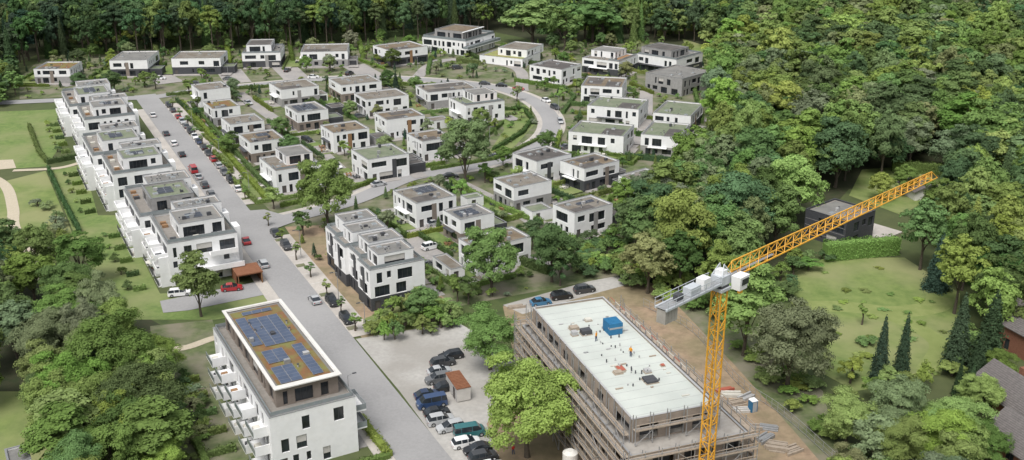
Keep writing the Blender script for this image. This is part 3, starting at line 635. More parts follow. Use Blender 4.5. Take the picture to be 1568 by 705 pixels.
    for k in range(r.randint(1, 3)):
        x, y = r.uniform(-3, -.9), r.uniform(D_ * .2, D_ * .8); bb = B('garden_table', tow(p0, yw, x, y), yw + r.uniform(-.3, .3)); m_ = r.choice(['wood', 'fabric', 'anthracite'])
        bb.box('top', m_, -.8, .8, -.45, .45, .86, .92)
        for sx in (-.7, .62):
            for s2 in (-.38, .3): bb.box('legs', m_, sx, sx + .08, s2, s2 + .08, .13, .858)
        for sx in (-.5, .5):
            for s2 in (-.95, .55): bb.box('chairs', m_, sx - .22, sx + .22, s2, s2 + .42, .52, .6); bb.box('chairs', m_, sx - .22, sx + .22, s2 + (.0 if s2 < 0 else .38), s2 + (.05 if s2 < 0 else .43), .602, 1.05)
        bb.finish(True)
for i, s_ in enumerate(HS): mkhouse(s_, i)

r = random.Random(5)
p0, yw, W, D_ = fit((1000, 108), (1045, 121), (1078, 106), 6.6); b = B('grey_house', p0, yw); foot(p0, yw, 0, W, 0, D_)
volume(b, 0, W, 0, D_, 0, 6.6, 2, r, 'greywall', 'r_grey', .8, .5); roofstuff(b, 0, W, 0, D_, 6.25, r, 8); b.finish()
p0, yw, W, D_ = fit((664, 52), (713, 64), (747, 46), 6.2, None, (8, 24)); b = B('white_villa', p0, yw); foot(p0, yw, 0, W, 0, D_)
volume(b, 0, W, 0, D_, 0, 6.2, 2, r, 'white', 'deck', .9, .8); volume(b, W * .2, W * .85, D_ * .2, D_ * .85, 5.86, 9.2, 1, r, 'greywall', 'r_brown', 1, 1, .3, doors=False)
for z in (3.0,): b.box('balcony', 'white', -2, W + 1, -2.4, -.02, z, z + .3); rail(b, -2, W + 1, -2.4, 0, z + .3)
b.box('eaves', 'white', W * .2 - .8, W * .85 + .8, D_ * .2 - .8, D_ * .2 - .05, 8.95, 9.18); rail(b, .3, W - .3, .3, D_ - .3, 6.27); b.finish()
p0, yw, W, D_ = fit((737, 82), (800, 91), (815, 79), 3.4, None, (8, 20)); b = B('white_villa', p0, yw); foot(p0, yw, 0, W, 0, D_)
volume(b, 0, W, 0, D_, 0, 3.4, 1, r, 'white', 'r_moss', .5, .4); volume(b, W * .3, W + 4, D_ * .0 + .5, D_ * .7, 3.06, 6.2, 1, r, 'white', 'r_gravel', .5, .5, .3, doors=False); b.finish()
p0, yw, W, D_ = fit((1234, 320), (1297, 339), (1341, 322), 6.8, None, (8, 20)); b = B('dark_house', p0, yw); foot(p0, yw, 0, W, 0, D_)
volume(b, 0, W, 0, D_, 0, 6.8, 2, r, 'anthracite', 'r_grey', .8, .7, cop='anthracite'); b.box('terrace', 'pavement', W + .01, W + 8, -3, D_, 0, .35)
for z in (1.5, 3.1, 4.7): b.box('slats', 'greywall', -.03, -.005, .2, D_ - .2, z, z + .08)
roofstuff(b, 0, W, 0, D_, 6.45, r, 6); b.finish()
for L, N, R_, h, rm, wm in (((664, 392), (690, 413), (707, 405), 2.9, 'r_gravel', 'white'), ((600, 440), (612, 450), (650, 441), 2.6, 'r_gravel', 'white'), ((700, 300), (715, 305), (740, 300), 2.8, 'r_green', 'white'), ((935, 275), (955, 283), (975, 275), 2.8, 'r_dark', 'anthracite'), ((800, 315), (815, 325), (845, 318), 2.8, 'r_green', 'white'), ((0, 690), (12, 712), (30, 705), 6, 'r_grey', 'white'),
    ((610, 238), (622, 247), (645, 242), 2.8, 'r_dark', 'anthracite'), ((566, 205), (575, 212), (598, 208), 2.8, 'r_dark', 'greywall'), ((655, 180), (663, 186), (690, 183), 2.8, 'r_gravel', 'white'), ((500, 160), (508, 166), (530, 163), 2.8, 'r_dark', 'anthracite')):
    p0, yw, W, D_ = fit(L, N, R_, h, 30, (3, 14)); b = B('garage', p0, yw); foot(p0, yw, 0, W, 0, D_); volume(b, 0, W, 0, D_, 0, h, 1, r, wm, rm, .4, .1, .25); b.finish()

def apartment(px, yaw, seed, Ln=42):
    r = random.Random(seed); p = S(*px); yw = math.radians(yaw); b = B('apartment_building', p, yw); W = 14.5; foot(p, yw, -3, W + 4, -3, Ln)
    for (y0, y1, dx) in ((0, 19.5, 2.2), (19.6, Ln, 0)):
        x0, x1 = dx, dx + W; zf = 3.05
        volume(b, x0, x1, y0, y1, 0, 3 * zf + .35, 3, r, 'white', 'deck', .9, .75)
        z = 3 * zf; ym = (y0 + y1) / 2
        volume(b, x0 + 3.2, x1 - 1.8, y0 + 3.0, ym + 3, z + .01, z + 3.2, 1, r, r.choice(['white', 'greywall']), r.choice(['r_grey', 'r_green']), .95, .9, .35, doors=False)
        volume(b, x0 + 4.6, x1 - .02, ym + 3.02, y1 - 1.2, z + .012, z + 3.4, 1, r, 'white', 'r_grey', .9, .8, .35, doors=False)
        rail(b, x0 + .35, x1 - .35, y0 + .35, y1 - .35, z + .43, h=.7)
        solar(b, x0 + 5.6, x1 - 5.2, y0 + 6.5, ym + 0.5, z + 2.85)
        roofstuff(b, x0 + 4.8, x1 - .5, ym + 3, y1 - 1.5, z + 3.05, r, 12); roofstuff(b, x0 + 3.4, x1 - 2, y0 + 3, ym + 2, z + 2.85, r, 8)
        for k in range(6):
            x, y = r.choice([(x0 + 1.2, r.uniform(y0 + 2, y1 - 3)), (r.uniform(x0 + 2, x1 - 3), y0 + 1.4)]); b.box('terrace_furniture', r.choice(['fabric', 'wood', 'anthracite']), x, x + 1.2, y, y + .9, z + .01, z + .6)
        n = 3; st_ = (y1 - y0) / n
        for k in range(n):
            for f_ in range(3):
                ya = y0 + k * st_ + .8; yb = ya + st_ - 1.8; z0 = f_ * zf; dp = 2.6
                b.box('balconies', 'white', x0 - dp, x0 - .01, ya, yb, z0 - .02 if f_ else 0, z0 + .22)
                if f_:
                    b.box('balconies', 'white', x0 - dp, x0 - dp + .18, ya, yb, z0 + .222, z0 + 1.1)
                    for yy in (ya, yb - .18): b.box('balconies', 'white', x0 - dp + .185, x0 - .01, yy, yy + .18, z0 + .222, z0 + 1.1)
                else:
                    b.box('balconies', 'anthracite', x0 - dp, x0 - dp + .1, ya, yb, .225, 1.3)
                b.box('balcony_recess_shade', 'anthracite', x0 - .035, x0 - .008, ya + .4, yb - .4, z0 + .3, z0 + 2.3)  # flat dark panel on the wall; shade of a recessed loggia put into its colour
                if r.random() < .5: b.box('balcony_screens', r.choice(['fabric', 'anthracite', 'wood']), x0 - dp + .4, x0 - 1.0, ya + .4, ya + 1.6, z0 + .23, z0 + .9)
            b.box('balcony_fins', 'white', x0 - 2.0, x0 - .015, y0 + k * st_ + .3, y0 + k * st_ + .6, 0, 2 * zf + .5)
        for k in range(2):
            ya = y0 + 2.5 + k * (y1 - y0) * .5
            b.box('stair_towers', 'white', x1 + .01, x1 + 1.3, ya, ya + 3.2, 0, 3 * zf + .8); b.box('stair_towers', 'anthracite', x1 + 1.305, x1 + 1.33, ya + .8, ya + 2.4, .2, 3 * zf)
            for f_ in (1, 2): b.box('balconies', 'white', x1 + .01, x1 + 1.6, ya + 4, ya + 7.0, f_ * zf, f_ * zf + 1.1)
    for f_ in (1, 2):
        z0 = f_ * 3.05 - 3.05; ye = -2.2 - (2 - f_) * .6
        b.box('end_terraces', 'white', 4 + f_ * 3.2, 18.1 - f_, ye, -.01, z0 + 2.9, z0 + 3.15); b.box('end_terraces', 'white', 4 + f_ * 3.2, 18.1 - f_, ye, ye + .15, z0 + 3.152, z0 + 4.0)
    b.finish()
    for k in range(5):
        a = tow(p, yw, -2.8, 1 + k * 8.6); c = tow(p, yw, -5.4, 1 + k * 8.6); hedge('garden_hedge', None, 1.1, .6, r.choice(['mid', 'dark', 'bright']), world=[a, c])
        q = tow(p, yw, -6.2, 3 + k * 8.6); s_ = r.uniform(.4, .8); plant('s', q, s_, s_, r.choice(['mid', 'bright', 'dark']), 'garden_shrub')
apartment((247, 442), 28, 1); apartment((166, 325), 28, 2); apartment((124, 233), 27.5, 3, 44)

p0, yw, W, D_ = fit((322, 503), (412, 641), (549, 613), 9.5, 28.5, (10, 60)); foot(p0, yw, -8, W + 4, -6, D_)
r = random.Random(9); b = B('apartment_building', p0, yw)
volume(b, 0, W, 0, D_, 0, 9.5, 3, r, 'white', 'deck', .75, .8)
px0, px1, py0, py1 = 2.0, W - 1.6, 3.0, D_ - 1.0
volume(b, px0, px1, py0, py1, 9.16, 12.4, 1, r, 'taupe', 'r_red', .9, .9, .2, doors=False, cop='white')
for q in ((px0 - .35, px1 + .35, py0 - .9, py0 + .2), (px0 - .35, px1 + .35, py1 - .2, py1 + .35), (px0 - .35, px0 + .2, py0 + .2, py1 - .2), (px1 - .2, px1 + .35, py0 + .2, py1 - .2)):
    b.box('eaves', 'offwhite', *q, 12.47, 12.64)
mx = (px0 + px1) / 2
for (ya, yb, xa, xb) in ((py0 + 1, py0 + 7, px0 + 1.2, mx + 1.4), (py0 + 1.5, py0 + 13.4, mx + 1.5, px1 - .4), (py0 + 8, py0 + 13.4, px0 + 1.4, mx + 1.4), (py0 + 14, py0 + 26, mx - 2.2, px1 - .5), (py0 + 15, py0 + 27, px0 + .8, mx - 2.3), (py0 + 27, D_ - 2, px0 + 2.4, px1 - .8)):
    solar(b, xa, xb, ya, min(yb, py1 - 1.2), 12.2, 1.65, 1.0, .1, .12, 'solar2')
roofstuff(b, px0, px1, py0, py1, 12.2, r, 12)
rail(b, .35, W - .35, .35, D_ - .35, 9.57, h=.6)
y = 1.0
while y < D_ - 4:
    for f_ in (0, 1, 2):
        z0 = f_ * 3.05; b.box('balconies', 'white', -2.3, -.01, y, y + 4.4, z0, z0 + .2)
        b.box('balconies', 'railglass', -2.3, -2.24, y, y + 4.4, z0 + .202, z0 + 1.1); b.box('balconies', 'white', -2.235, -.01, y, y + .15, z0 + .202, z0 + 1.6)
        if r.random() < .6: b.box('balcony_furniture', r.choice(['fabric', 'wood', 'anthracite']), -1.8, -.8, y + 1, y + 2.4, z0 + .21, z0 + .85)
    y += 6.2
for f_ in (1, 2):
    b.box('balconies', 'white', W + .01, W + 2.0, 1.2, 6.2, f_ * 3.05 - .1, f_ * 3.05 + .15); rail(b, W + .01, W + 2.0, 1.2, 6.2, f_ * 3.05 + .152)
b.box('terrace', 'paving', W + .1, W + 3, .5, 7, 0, .12)
for x in (-7.6, -2.8): b.box('ramp_walls', 'white', x, x + .35, -9, 0, 0, 1.3)
b.box('ramp_walls', 'anthracite', -7.2, -2.85, -9, 0, 0, .1); b.finish()
for k in range(6):
    a = tow(p0, yw, -3.2, 3 + k * 6.2); c = tow(p0, yw, -8, 3 + k * 6.2); hedge('garden_hedge', None, 1.2, .8, 'mid', world=[a, c])
hedge('garden_hedge', None, 1.4, 1.0, 'mid', world=[tow(p0, yw, -8.3, 0), tow(p0, yw, -8.3, D_)])
hedge('garden_hedge', None, 1.0, 1.3, 'bright', world=[tow(p0, yw, W + 3.4, -4), tow(p0, yw, W + 3.4, 9)])
hedge('garden_hedge', None, 1.0, 1.2, 'mid', world=[tow(p0, yw, 2, -4), tow(p0, yw, W + 3.4, -4)])

p0, yw, W, D_ = fit((497, 347), (566, 415), (650, 394), 8.9, 29, (10, 40)); foot(p0, yw, 0, W, 0, D_)
r = random.Random(4); b = B('townhouse_row', p0, yw)
n = 4; sd_ = D_ / n
for k in range(n):
    y0 = k * sd_; dx = (k % 2) * .8
    volume(b, dx, W - .6 + dx, y0 + .005, y0 + sd_ - .005, 0, 8.9, 3, r, 'white', 'deck', .88, .85, gwm='anthracite')
    volume(b, dx + 2.2, W - 2.6 + dx, y0 + .8, y0 + sd_ - .4, 8.56, 11.5, 1, r, 'white', 'r_grey', .9, .9, .3, doors=False)
    roofstuff(b, dx + 2.2, W - 3, y0 + .8, y0 + sd_ - .4, 11.2, r, 6)
    rail(b, dx + .3, W - 1 + dx, y0 + .4, y0 + sd_ - .4, 8.97, h=.6)
    b.box('cladding', 'anthracite', dx - .03, dx - .004, y0 + sd_ * .42, y0 + sd_ * .62, 3.0, 8.4)
    b.box('terrace', 'paving', W + .25, W + 4, y0 + .4, y0 + sd_ - .4, 0, .12)
b.finish()

# ---------------------------------------------------------------- construction building
HB = 15.4
p0, yw, W, D_ = fit((822, 470), (968, 643), (1085, 607), HB, None, (8, 70))
r = random.Random(3); b = B('construction_building', p0, yw); CBF = (p0.copy(), yw, W, D_)
bx0, bx1, by0, by1 = -1.6, W + 3.2, -3.4, D_ + .6; HM = 12.1
volume(b, bx0, bx1, by0, by1, 0, HM, 4, r, 'block', 'concrete', .95, .9, .25, hole=True, doors=False, cop='steel')
volume(b, 0, W, 0, D_, HM - .24, HB, 1, r, 'block', 'membrane', .8, .9, .3, hole=True, doors=False, cop='vent')
for z in (3.0, 6.0, 9.0):
    b.box('slab_edges', 'concrete', bx0 - .05, bx0 - .004, by0, by1, z - .12, z + .1); b.box('slab_edges', 'concrete', bx0 - .05, bx1 + .05, by0 - .05, by0 - .004, z - .12, z + .1)
zr = HB - .3
for y in np.arange(1.2, D_ - 1, 2.1): b.box('roof_seams', 'vent', .35, W - .35, float(y), float(y) + .05, zr + .002, zr + .014)
for i in range(44):
    x = r.uniform(W * .28, W * .72); y = r.uniform(D_ * .22, D_ * .8); b.cyl('roof_vents', 'anthracite' if r.random() < .5 else 'vent', x, y, zr + .003, zr + r.uniform(.2, .6), .1)
cx, cy = W * .70, D_ * .68
b.box('blue_container', 'blue', cx - 1.1, cx + 1.1, cy - 1.3, cy + 1.3, zr + .01, zr + 1.9); b.box('blue_container', 'steel', cx - 1.12, cx + 1.12, cy - 1.32, cy - .6, zr + 1.0, zr + 1.3)
for k in range(6): b.box('blue_container', 'blue', cx - 1.16, cx + 1.16, cy - 1.25 + k * .45, cy - 1.17 + k * .45, zr + .02, zr + 1.95)
for (fx, fy, wx, wy, hh, m_) in ((.30, .68, 1.6, 1.3, .8, 'anthracite'), (.22, .74, 1.4, 1.1, .5, 'plank'), (.18, .69, .9, .9, .7, 'vent'), (.5, .22, 1.8, 1.8, .45, 'anthracite'), (.34, .35, 1, 1.4, .2, 'redpaint'), (.26, .33, 1.2, .9, .35, 'plank'), (.6, .3, .9, .9, .5, 'vent'), (.5, .8, 1.0, .8, .4, 'fabric'), (.85, .33, .5, .5, .3, 'redpaint')):
    b.box('pallet_stack', m_, W * fx, W * fx + wx, D_ * fy, D_ * fy + wy, zr + .13, zr + hh); b.box('pallet_stack', 'plank', W * fx - .1, W * fx + wx + .1, D_ * fy - .1, D_ * fy + wy + .1, zr + .015, zr + .12)
for k in range(18): b.box('debris', r.choice(['plank', 'fabric', 'steel', 'vent', 'plank']), *(lambda x, y: (x, x + r.uniform(.3, 1.2), y, y + .22))(r.uniform(.8, W - 2), r.uniform(2, D_ - 2)), zr + .016, zr + .16)
for k in range(14):
    y = D_ * .25 + k * D_ * .05; b.strut('edge_guard', 'redpaint' if k % 2 else 'fabric', (W + .5, y, HB + .6), (W + .5, y + D_ * .05, HB + .6), .08); b.strut('edge_guard', 'steel', (W + .5, y, HM), (W + .5, y, HB + 1.0), .07)
for k in range(5): b.box('terrace_material', r.choice(['plank', 'vent', 'steel']), W + .8, W + 2.2, D_ * (.1 + .17 * k), D_ * (.1 + .17 * k) + 2, HM - .23, HM + .3)
b.finish()
s = B('scaffold', p0, yw)
def scafline(ax, a0, a1, fixed, outw, z0, z1):
    L = a1 - a0; n = max(1, round(L / 2.5)); lev = [z0 + 2.0 * k for k in range(int((z1 - z0) / 2) + 1)]
    for i in range(n + 1):
        t = a0 + L * i / n
        for o_ in (.3, 1.15):
            c = fixed + outw * o_
            p_ = (t, c) if ax == 'x' else (c, t); s.strut('standards', 'steel', (p_[0], p_[1], z0), (p_[0], p_[1], z1 + .9 + (.0 if o_ < 1 else .3)), .1)
    for z in lev[1:]:
        c0, c1 = sorted((fixed + outw * .33, fixed + outw * 1.12))
        if ax == 'x': s.box('decks', 'plank', a0, a1, c0, c1, z, z + .06)
        else: s.box('decks', 'plank', c0, c1, a0, a1, z, z + .06)
        for dz in (.15, .5, 1.0):
            c = fixed + outw * 1.19
            a = (a0, c, z + dz) if ax == 'x' else (c, a0, z + dz); e = (a1, c, z + dz) if ax == 'x' else (c, a1, z + dz); s.strut('ledgers', 'steel' if dz == .5 else 'plank', a, e, .08 if dz > .2 else .18)
    for i in range(0, n, 3):
        for j, z in enumerate(lev[:-1]):
            t0 = a0 + L * i / n; t1 = a0 + L * (i + 1) / n; c = fixed + outw * 1.22
            if j % 2: t0, t1 = t1, t0
            a = (t0, c, z) if ax == 'x' else (c, t0, z); e = (t1, c, z + 2) if ax == 'x' else (c, t1, z + 2); s.strut('braces', 'steel', a, e, .07)
scafline('x', bx0 - 1, bx1 + 1, by0, -1, 0, HM); scafline('x', bx0 - 1, bx1 + 1, by1, 1, 0, HM + 1); scafline('y', by0, by1, bx0, -1, 0, HM); scafline('y', by0, by1, bx1, 1, 0, HM)
scafline('x', 0, W, 0, -1, HM, HB); scafline('y', 0, D_, 0, -1, HM - 1.0, HB - .4)
s.finish()

# ---------------------------------------------------------------- crane
Z1 = 35.4
base = S(1074, 806); tip = S(1431, 262, Z1 + 2.2); dv = tip - base; ja = math.atan2(dv.y, dv.x); JL = math.hypot(dv.x, dv.y)
ce = S(992, 462, Z1 + 1) - base; CL = min(max(math.hypot(ce.x, ce.y), 12), 18)
c = B('tower_crane', base, ja); hw = .68
for sx in (-1, 1):
    for sy_ in (-1, 1): c.strut('mast', 'craneyellow', (sx * hw, sy_ * hw, 0), (sx * hw, sy_ * hw, Z1), .17)
z = 0; k = 0
while z < Z1 - .1:
    z2 = min(z + 1.36, Z1)
    for (a, e) in (((-hw, -hw), (hw, -hw)), ((hw, -hw), (hw, hw)), ((hw, hw), (-hw, hw)), ((-hw, hw), (-hw, -hw))):
        if k % 2: a, e = e, a
        c.strut('mast', 'craneyellow', (*a, z), (*e, z2), .08)
        if k % 2: c.strut('mast', 'craneyellow', (*a, z2), (*e, z2), .08)
    z = z2; k += 1
c.strut('ladder', 'steel', (.2, -.2, 0), (.2, -.2, Z1), .06); c.strut('ladder', 'steel', (-.2, -.2, 0), (-.2, -.2, Z1), .06)
c.box('ballast_base', 'concrete', -2.6, 2.6, -2.6, 2.6, 0, .9)
c.box('slewing_ring', 'cranegrey', -1.0, 1.0, -1.0, 1.0, Z1, Z1 + .4); c.box('slewing_ring', 'anthracite', -.8, .8, -.8, .8, Z1 + .4, Z1 + .8)
c.box('tower_head', 'cranegrey', -.9, 1.2, -.85, .85, Z1 + .8, Z1 + 2.0); c.box('tower_head', 'white', -.5, .5, -.6, .6, Z1 + 2.0, Z1 + 2.7)
for sx in (-.8, 1.1):
    for s2 in (-.75, .75): c.strut('tower_head', 'cranegrey', (sx, s2, Z1 + 2.0), (.1, s2 * .4, Z1 + 3.4), .12)
c.hull('cabin', 'white', [(.9, -2.3, Z1 + .1), (2.5, -2.3, Z1 + .1), (2.5, -1.1, Z1 + .1), (.9, -1.1, Z1 + .1), (.8, -2.4, Z1 + 1.9), (2.8, -2.4, Z1 + 1.9), (2.8, -1.0, Z1 + 1.9), (.8, -1.0, Z1 + 1.9)])
c.box('cabin', 'glass', 1.2, 2.6, -2.44, -2.38, Z1 + .8, Z1 + 1.6); c.quad('cabin', 'glass', [(2.66, -2.2, Z1 + .6), (2.66, -1.2, Z1 + .6), (2.81, -1.2, Z1 + 1.7), (2.81, -2.2, Z1 + 1.7)])
jz = Z1 + 1.2; n = int(JL / 2.1)
def jp(i): return 1.2 + (JL - 1.2) * i / n
def jh(i): return 1.9 - .8 * i / n
for i in range(n):
    x0, x1 = jp(i), jp(i + 1); w0 = .62; m_ = 'craneyellow'; wd = .15 if i < n * .6 else .12; xm = (x0 + x1) / 2; hm = jh(i + .5)
    for y in (-w0, w0):
        c.strut('jib', m_, (x0, y, jz), (x1, y, jz), wd)
        c.strut('jib', m_, (x0, y, jz), (xm, 0, jz + hm), .075); c.strut('jib', m_, (xm, 0, jz + hm), (x1, y, jz), .075)
    if i: c.strut('jib', m_, ((jp(i - 1) + x0) / 2, 0, jz + jh(i - .5)), (xm, 0, jz + hm), wd)
    c.strut('jib', m_, (x0, -w0, jz), (x0, w0, jz), .08); c.strut('jib', m_, (x0, -w0, jz), (x1, w0, jz), .06)
c.box('jib_walkway', 'steel', 1.2, 12, -.2, .2, jz + .1, jz + .13)
for y in (-.8, .8): c.strut('counter_jib', 'cranegrey', (-1, y, jz), (-CL, y, jz), .26)
c.box('counter_jib', 'steel', -CL, -1, -.65, .65, jz + .0, jz + .06)
k = 0
while 1.4 + k * 1.5 < CL:
    x = -1.4 - k * 1.5; k += 1
    for y in (-.95, .95): c.strut('counter_jib', 'cranegrey', (x, y, jz), (x, y, jz + 1.1), .06)
for y in (-.95, .95): c.strut('counter_jib', 'cranegrey', (-1.2, y, jz + 1.1), (-CL, y, jz + 1.1), .07); c.strut('counter_jib', 'cranegrey', (-1.2, y, jz + .55), (-CL, y, jz + .55), .05)
c.box('winch', 'cranegrey', -7.0, -5, -.6, .6, jz + .1, jz + 1.1); c.box('winch', 'white', -4.4, -3.0, -.6, .6, jz + .1, jz + 1.5); c.box('winch', 'anthracite', -9.2, -8.2, -.4, .4, jz + .1, jz + .9)
for k in range(4): c.box('counterweight', 'concrete', -CL + .1 + k * .6, -CL + .65 + k * .6, -.65, .65, jz - 1.9, jz - .16)
c.box('trolley', 'steel', 4, 5.4, -.7, .7, jz - .4, jz - .15); c.strut('hook_rope', 'anthracite', (4.7, 0, jz - .5), (4.7, 0, jz - 2.5), .05); c.box('hook_block', 'craneyellow', 4.4, 5.0, -.2, .2, jz - 3.2, jz - 2.5)
c.finish()

# ---------------------------------------------------------------- vehicles
def loft(b, m, secs):
    R_ = [[(x, -wb, zb), (x, -wt, zt), (x, wt, zt), (x, wb, zb)] for x, zb, zt, wb, wt in secs]
    for a, c_ in zip(R_[:-1], R_[1:]):
        b.quad('body', m, [a[0], c_[0], c_[1], a[1]]); b.quad('body', m, [a[1], c_[1], c_[2], a[2]]); b.quad('body', m, [a[2], c_[2], c_[3], a[3]])
    b.quad('body', m, R_[0]); b.quad('body', m, R_[-1])
def carmesh(kind):
    b = B(kind)
    if kind == 'car':   L, Hh, sh = 4.4, 1.46, .92
    elif kind == 'estate': L, Hh, sh = 4.65, 1.5, .94
    elif kind == 'suv': L, Hh, sh = 4.6, 1.7, 1.08
    else: L, Hh, sh = 5.1, 2.0, 1.15
    l = L / 2; wv = .9 if kind != 'van' else .97
    hood = sh - .02 if kind != 'van' else sh + .1; nose = l - (.95 if kind != 'van' else .45)
    loft(b, 'carpaint', [(-l, .35, sh - .15, wv - .12, wv - .16), (-l + .12, .24, sh - .02, wv - .02, wv - .09), (-l + .5, .2, sh, wv, wv - .05), (0, .2, sh, wv, wv - .04), (nose, .2, hood, wv, wv - .07), (l - .25, .22, hood - .14, wv - .04, wv - .14), (l - .05, .26, hood - .3, wv - .14, wv - .22), (l, .34, hood - .42, wv - .2, wv - .28)])
    rb = {'car': -l + .35, 'estate': -l + .12, 'suv': -l + .15, 'van': -l + .05}[kind]; rr_ = {'car': .75, 'estate': .35, 'suv': .4, 'van': .12}[kind]
    fb = nose - .1; fr = {'car': 1.0, 'estate': 1.0, 'suv': .85, 'van': .75}[kind]
    xs = [(rb, sh, sh + .01, wv - .1, wv - .1), (rb + rr_, sh, Hh - .05, wv - .08, wv - .25), (rb + rr_ + .3, sh, Hh, wv - .07, wv - .22), (fb - fr - .3, sh, Hh, wv - .07, wv - .21), (fb - fr, sh, Hh - .05, wv - .08, wv - .22), (fb, sh - .02, sh, wv - .14, wv - .16)]
    for i, (a, c_) in enumerate(zip(xs[:-1], xs[1:])):
        top = 'glass' if i in (0, 4) else 'carpaint'
        A = [(a[0], -a[3], a[1]), (a[0], -a[4], a[2]), (a[0], a[4], a[2]), (a[0], a[3], a[1])]; C = [(c_[0], -c_[3], c_[1]), (c_[0], -c_[4], c_[2]), (c_[0], c_[4], c_[2]), (c_[0], c_[3], c_[1])]
        b.quad('body', top, [A[1], C[1], C[2], A[2]])
        b.quad('body', 'glass', [A[0], C[0], C[1], A[1]]); b.quad('body', 'glass', [A[2], C[2], C[3], A[3]])
    for y in (-1, 1):
        for xp in (rb + rr_ + .9, (rb + fb) / 2 + .5): b.hull('trim', 'carpaint', [(xp - .04, y * (wv - .06), sh), (xp + .04, y * (wv - .06), sh), (xp + .04, y * (wv - .1), sh), (xp - .04, y * (wv - .1), sh), (xp - .04, y * (wv - .2), Hh - .01), (xp + .04, y * (wv - .2), Hh - .01), (xp + .04, y * (wv - .25), Hh - .01), (xp - .04, y * (wv - .25), Hh - .01)])
        b.box('trim', 'carpaint', fb - .35, fb - .15, *sorted((y * (wv - .02), y * (wv + .16))), sh - .02, sh + .13)
        for wx in (-l + .82, l - .85):
            n_ = 14; y0 = y * (wv + .012); yi = y * (wv - .24); rw = .33 if kind in ('car', 'estate') else .37
            o1 = [(wx + rw * math.cos(t * 2 * math.pi / n_), y0, rw + rw * math.sin(t * 2 * math.pi / n_)) for t in range(n_)]; i1 = [(q[0], yi, q[2]) for q in o1]
            b.quad('wheels', 'rubber', o1)
            for t in range(n_): b.quad('wheels', 'rubber', [o1[t], o1[(t + 1) % n_], i1[(t + 1) % n_], i1[t]])
            b.quad('wheels', 'steel', [(wx + rw * .6 * math.cos(t * 2 * math.pi / n_), y0 + y * .01, rw + rw * .6 * math.sin(t * 2 * math.pi / n_)) for t in range(n_)])
        b.box('lights', 'lamp_white', l - .14, l - .02, *sorted((y * .45, y * (wv - .2))), hood - .42, hood - .28)
        b.box('lights', 'lamp_red', -l - .01, -l + .06, *sorted((y * .5, y * (wv - .14))), sh - .35, sh - .18)
    b.box('trim', 'anthracite', l - .03, l + .02, -.5, .5, .3, .48)
    ob = b.finish(True); me = ob.data; bpy.data.objects.remove(ob); return me
CM = {k: carmesh(k) for k in ('car', 'estate', 'suv', 'van')}
CC = {'black': (.015, .016, .018), 'grey': (.13, .135, .14), 'silver': (.42, .43, .44), 'white': (.75, .75, .75), 'red': (.38, .03, .035), 'blue': (.03, .06, .14), 'navy': (.02, .035, .08), 'teal': (.03, .14, .15), 'lblue': (.05, .17, .3), 'dgrey': (.05, .052, .056)}
NM = {'car': 'parked_car', 'estate': 'parked_estate_car', 'suv': 'parked_suv', 'van': 'parked_van'}
def car(kind, col, u=None, v=None, yaw=0, p=None, z=.07):
    p = S(u, v, .6) if p is None else p
    ob = bpy.data.objects.new(NM[kind], CM[kind]); ob.location = (p.x, p.y, z); ob.rotation_euler[2] = yaw; ob.color = (*CC[col], 1); sc.collection.objects.link(ob)
dyaw = math.atan2(D.y, D.x); eyaw = RYAW
for k, (u, v, kd, col, dy) in enumerate([(690, 545, 'estate', 'black', 0), (678, 556, 'suv', 'dgrey', 3), (673, 569, 'car', 'silver', 0), (671, 581, 'suv', 'grey', 0), (684, 593, 'car', 'black', 2), (654, 605, 'car', 'navy', 0), (661, 618, 'van', 'blue', 0), (669, 632, 'car', 'black', 0), (675, 644, 'suv', 'silver', 0), (690, 654, 'estate', 'silver', 2), (719, 663, 'van', 'teal', -4), (714, 678, 'estate', 'white', 0), (731, 688, 'car', 'black', 0), (740, 701, 'suv', 'dgrey', 0), (752, 715, 'car', 'white', 0)]):
    car(kd, col, u, v, eyaw + math.radians(dy - 6) + (math.pi if k % 3 == 0 else 0), z=.13)
r = random.Random(77)
cols = ['black', 'silver', 'white', 'dgrey', 'grey', 'navy', 'red', 'black']
for k, y in enumerate((166, 174, 184, 192, 199, 207, 215, 223, 232, 241, 250, 260, 271, 283, 296)):
    car(r.choice(['car', 'estate', 'suv']), cols[k * 3 % 8], yaw=dyaw + (math.pi if r.random() < .3 else 0), p=road(sy(y), 4.7), z=.15)
for y, o_, kd, col in ((178, -2.6, 'car', 'white'), (206, -2.7, 'car', 'dgrey'), (262, -2.6, 'van', 'red'), (272, -2.6, 'car', 'silver'), (285, -2.6, 'suv', 'dgrey'), (298, -2.6, 'estate', 'grey'), (370, -2.6, 'car', 'red'), (405, -2.5, 'estate', 'silver'), (466, 2.0, 'car', 'silver'), (238, -2.6, 'car', 'black'), (221, -2.6, 'estate', 'white')):
    car(kd, col, yaw=dyaw + math.pi, p=road(sy(y), o_), z=.13)
for y, kd, col in ((386, 'suv', 'dgrey'), (473, 'suv', 'black'), (500, 'estate', 'black'), (366, 'car', 'dgrey')): car(kd, col, yaw=dyaw, p=road(sy(y), 4.9), z=.15)
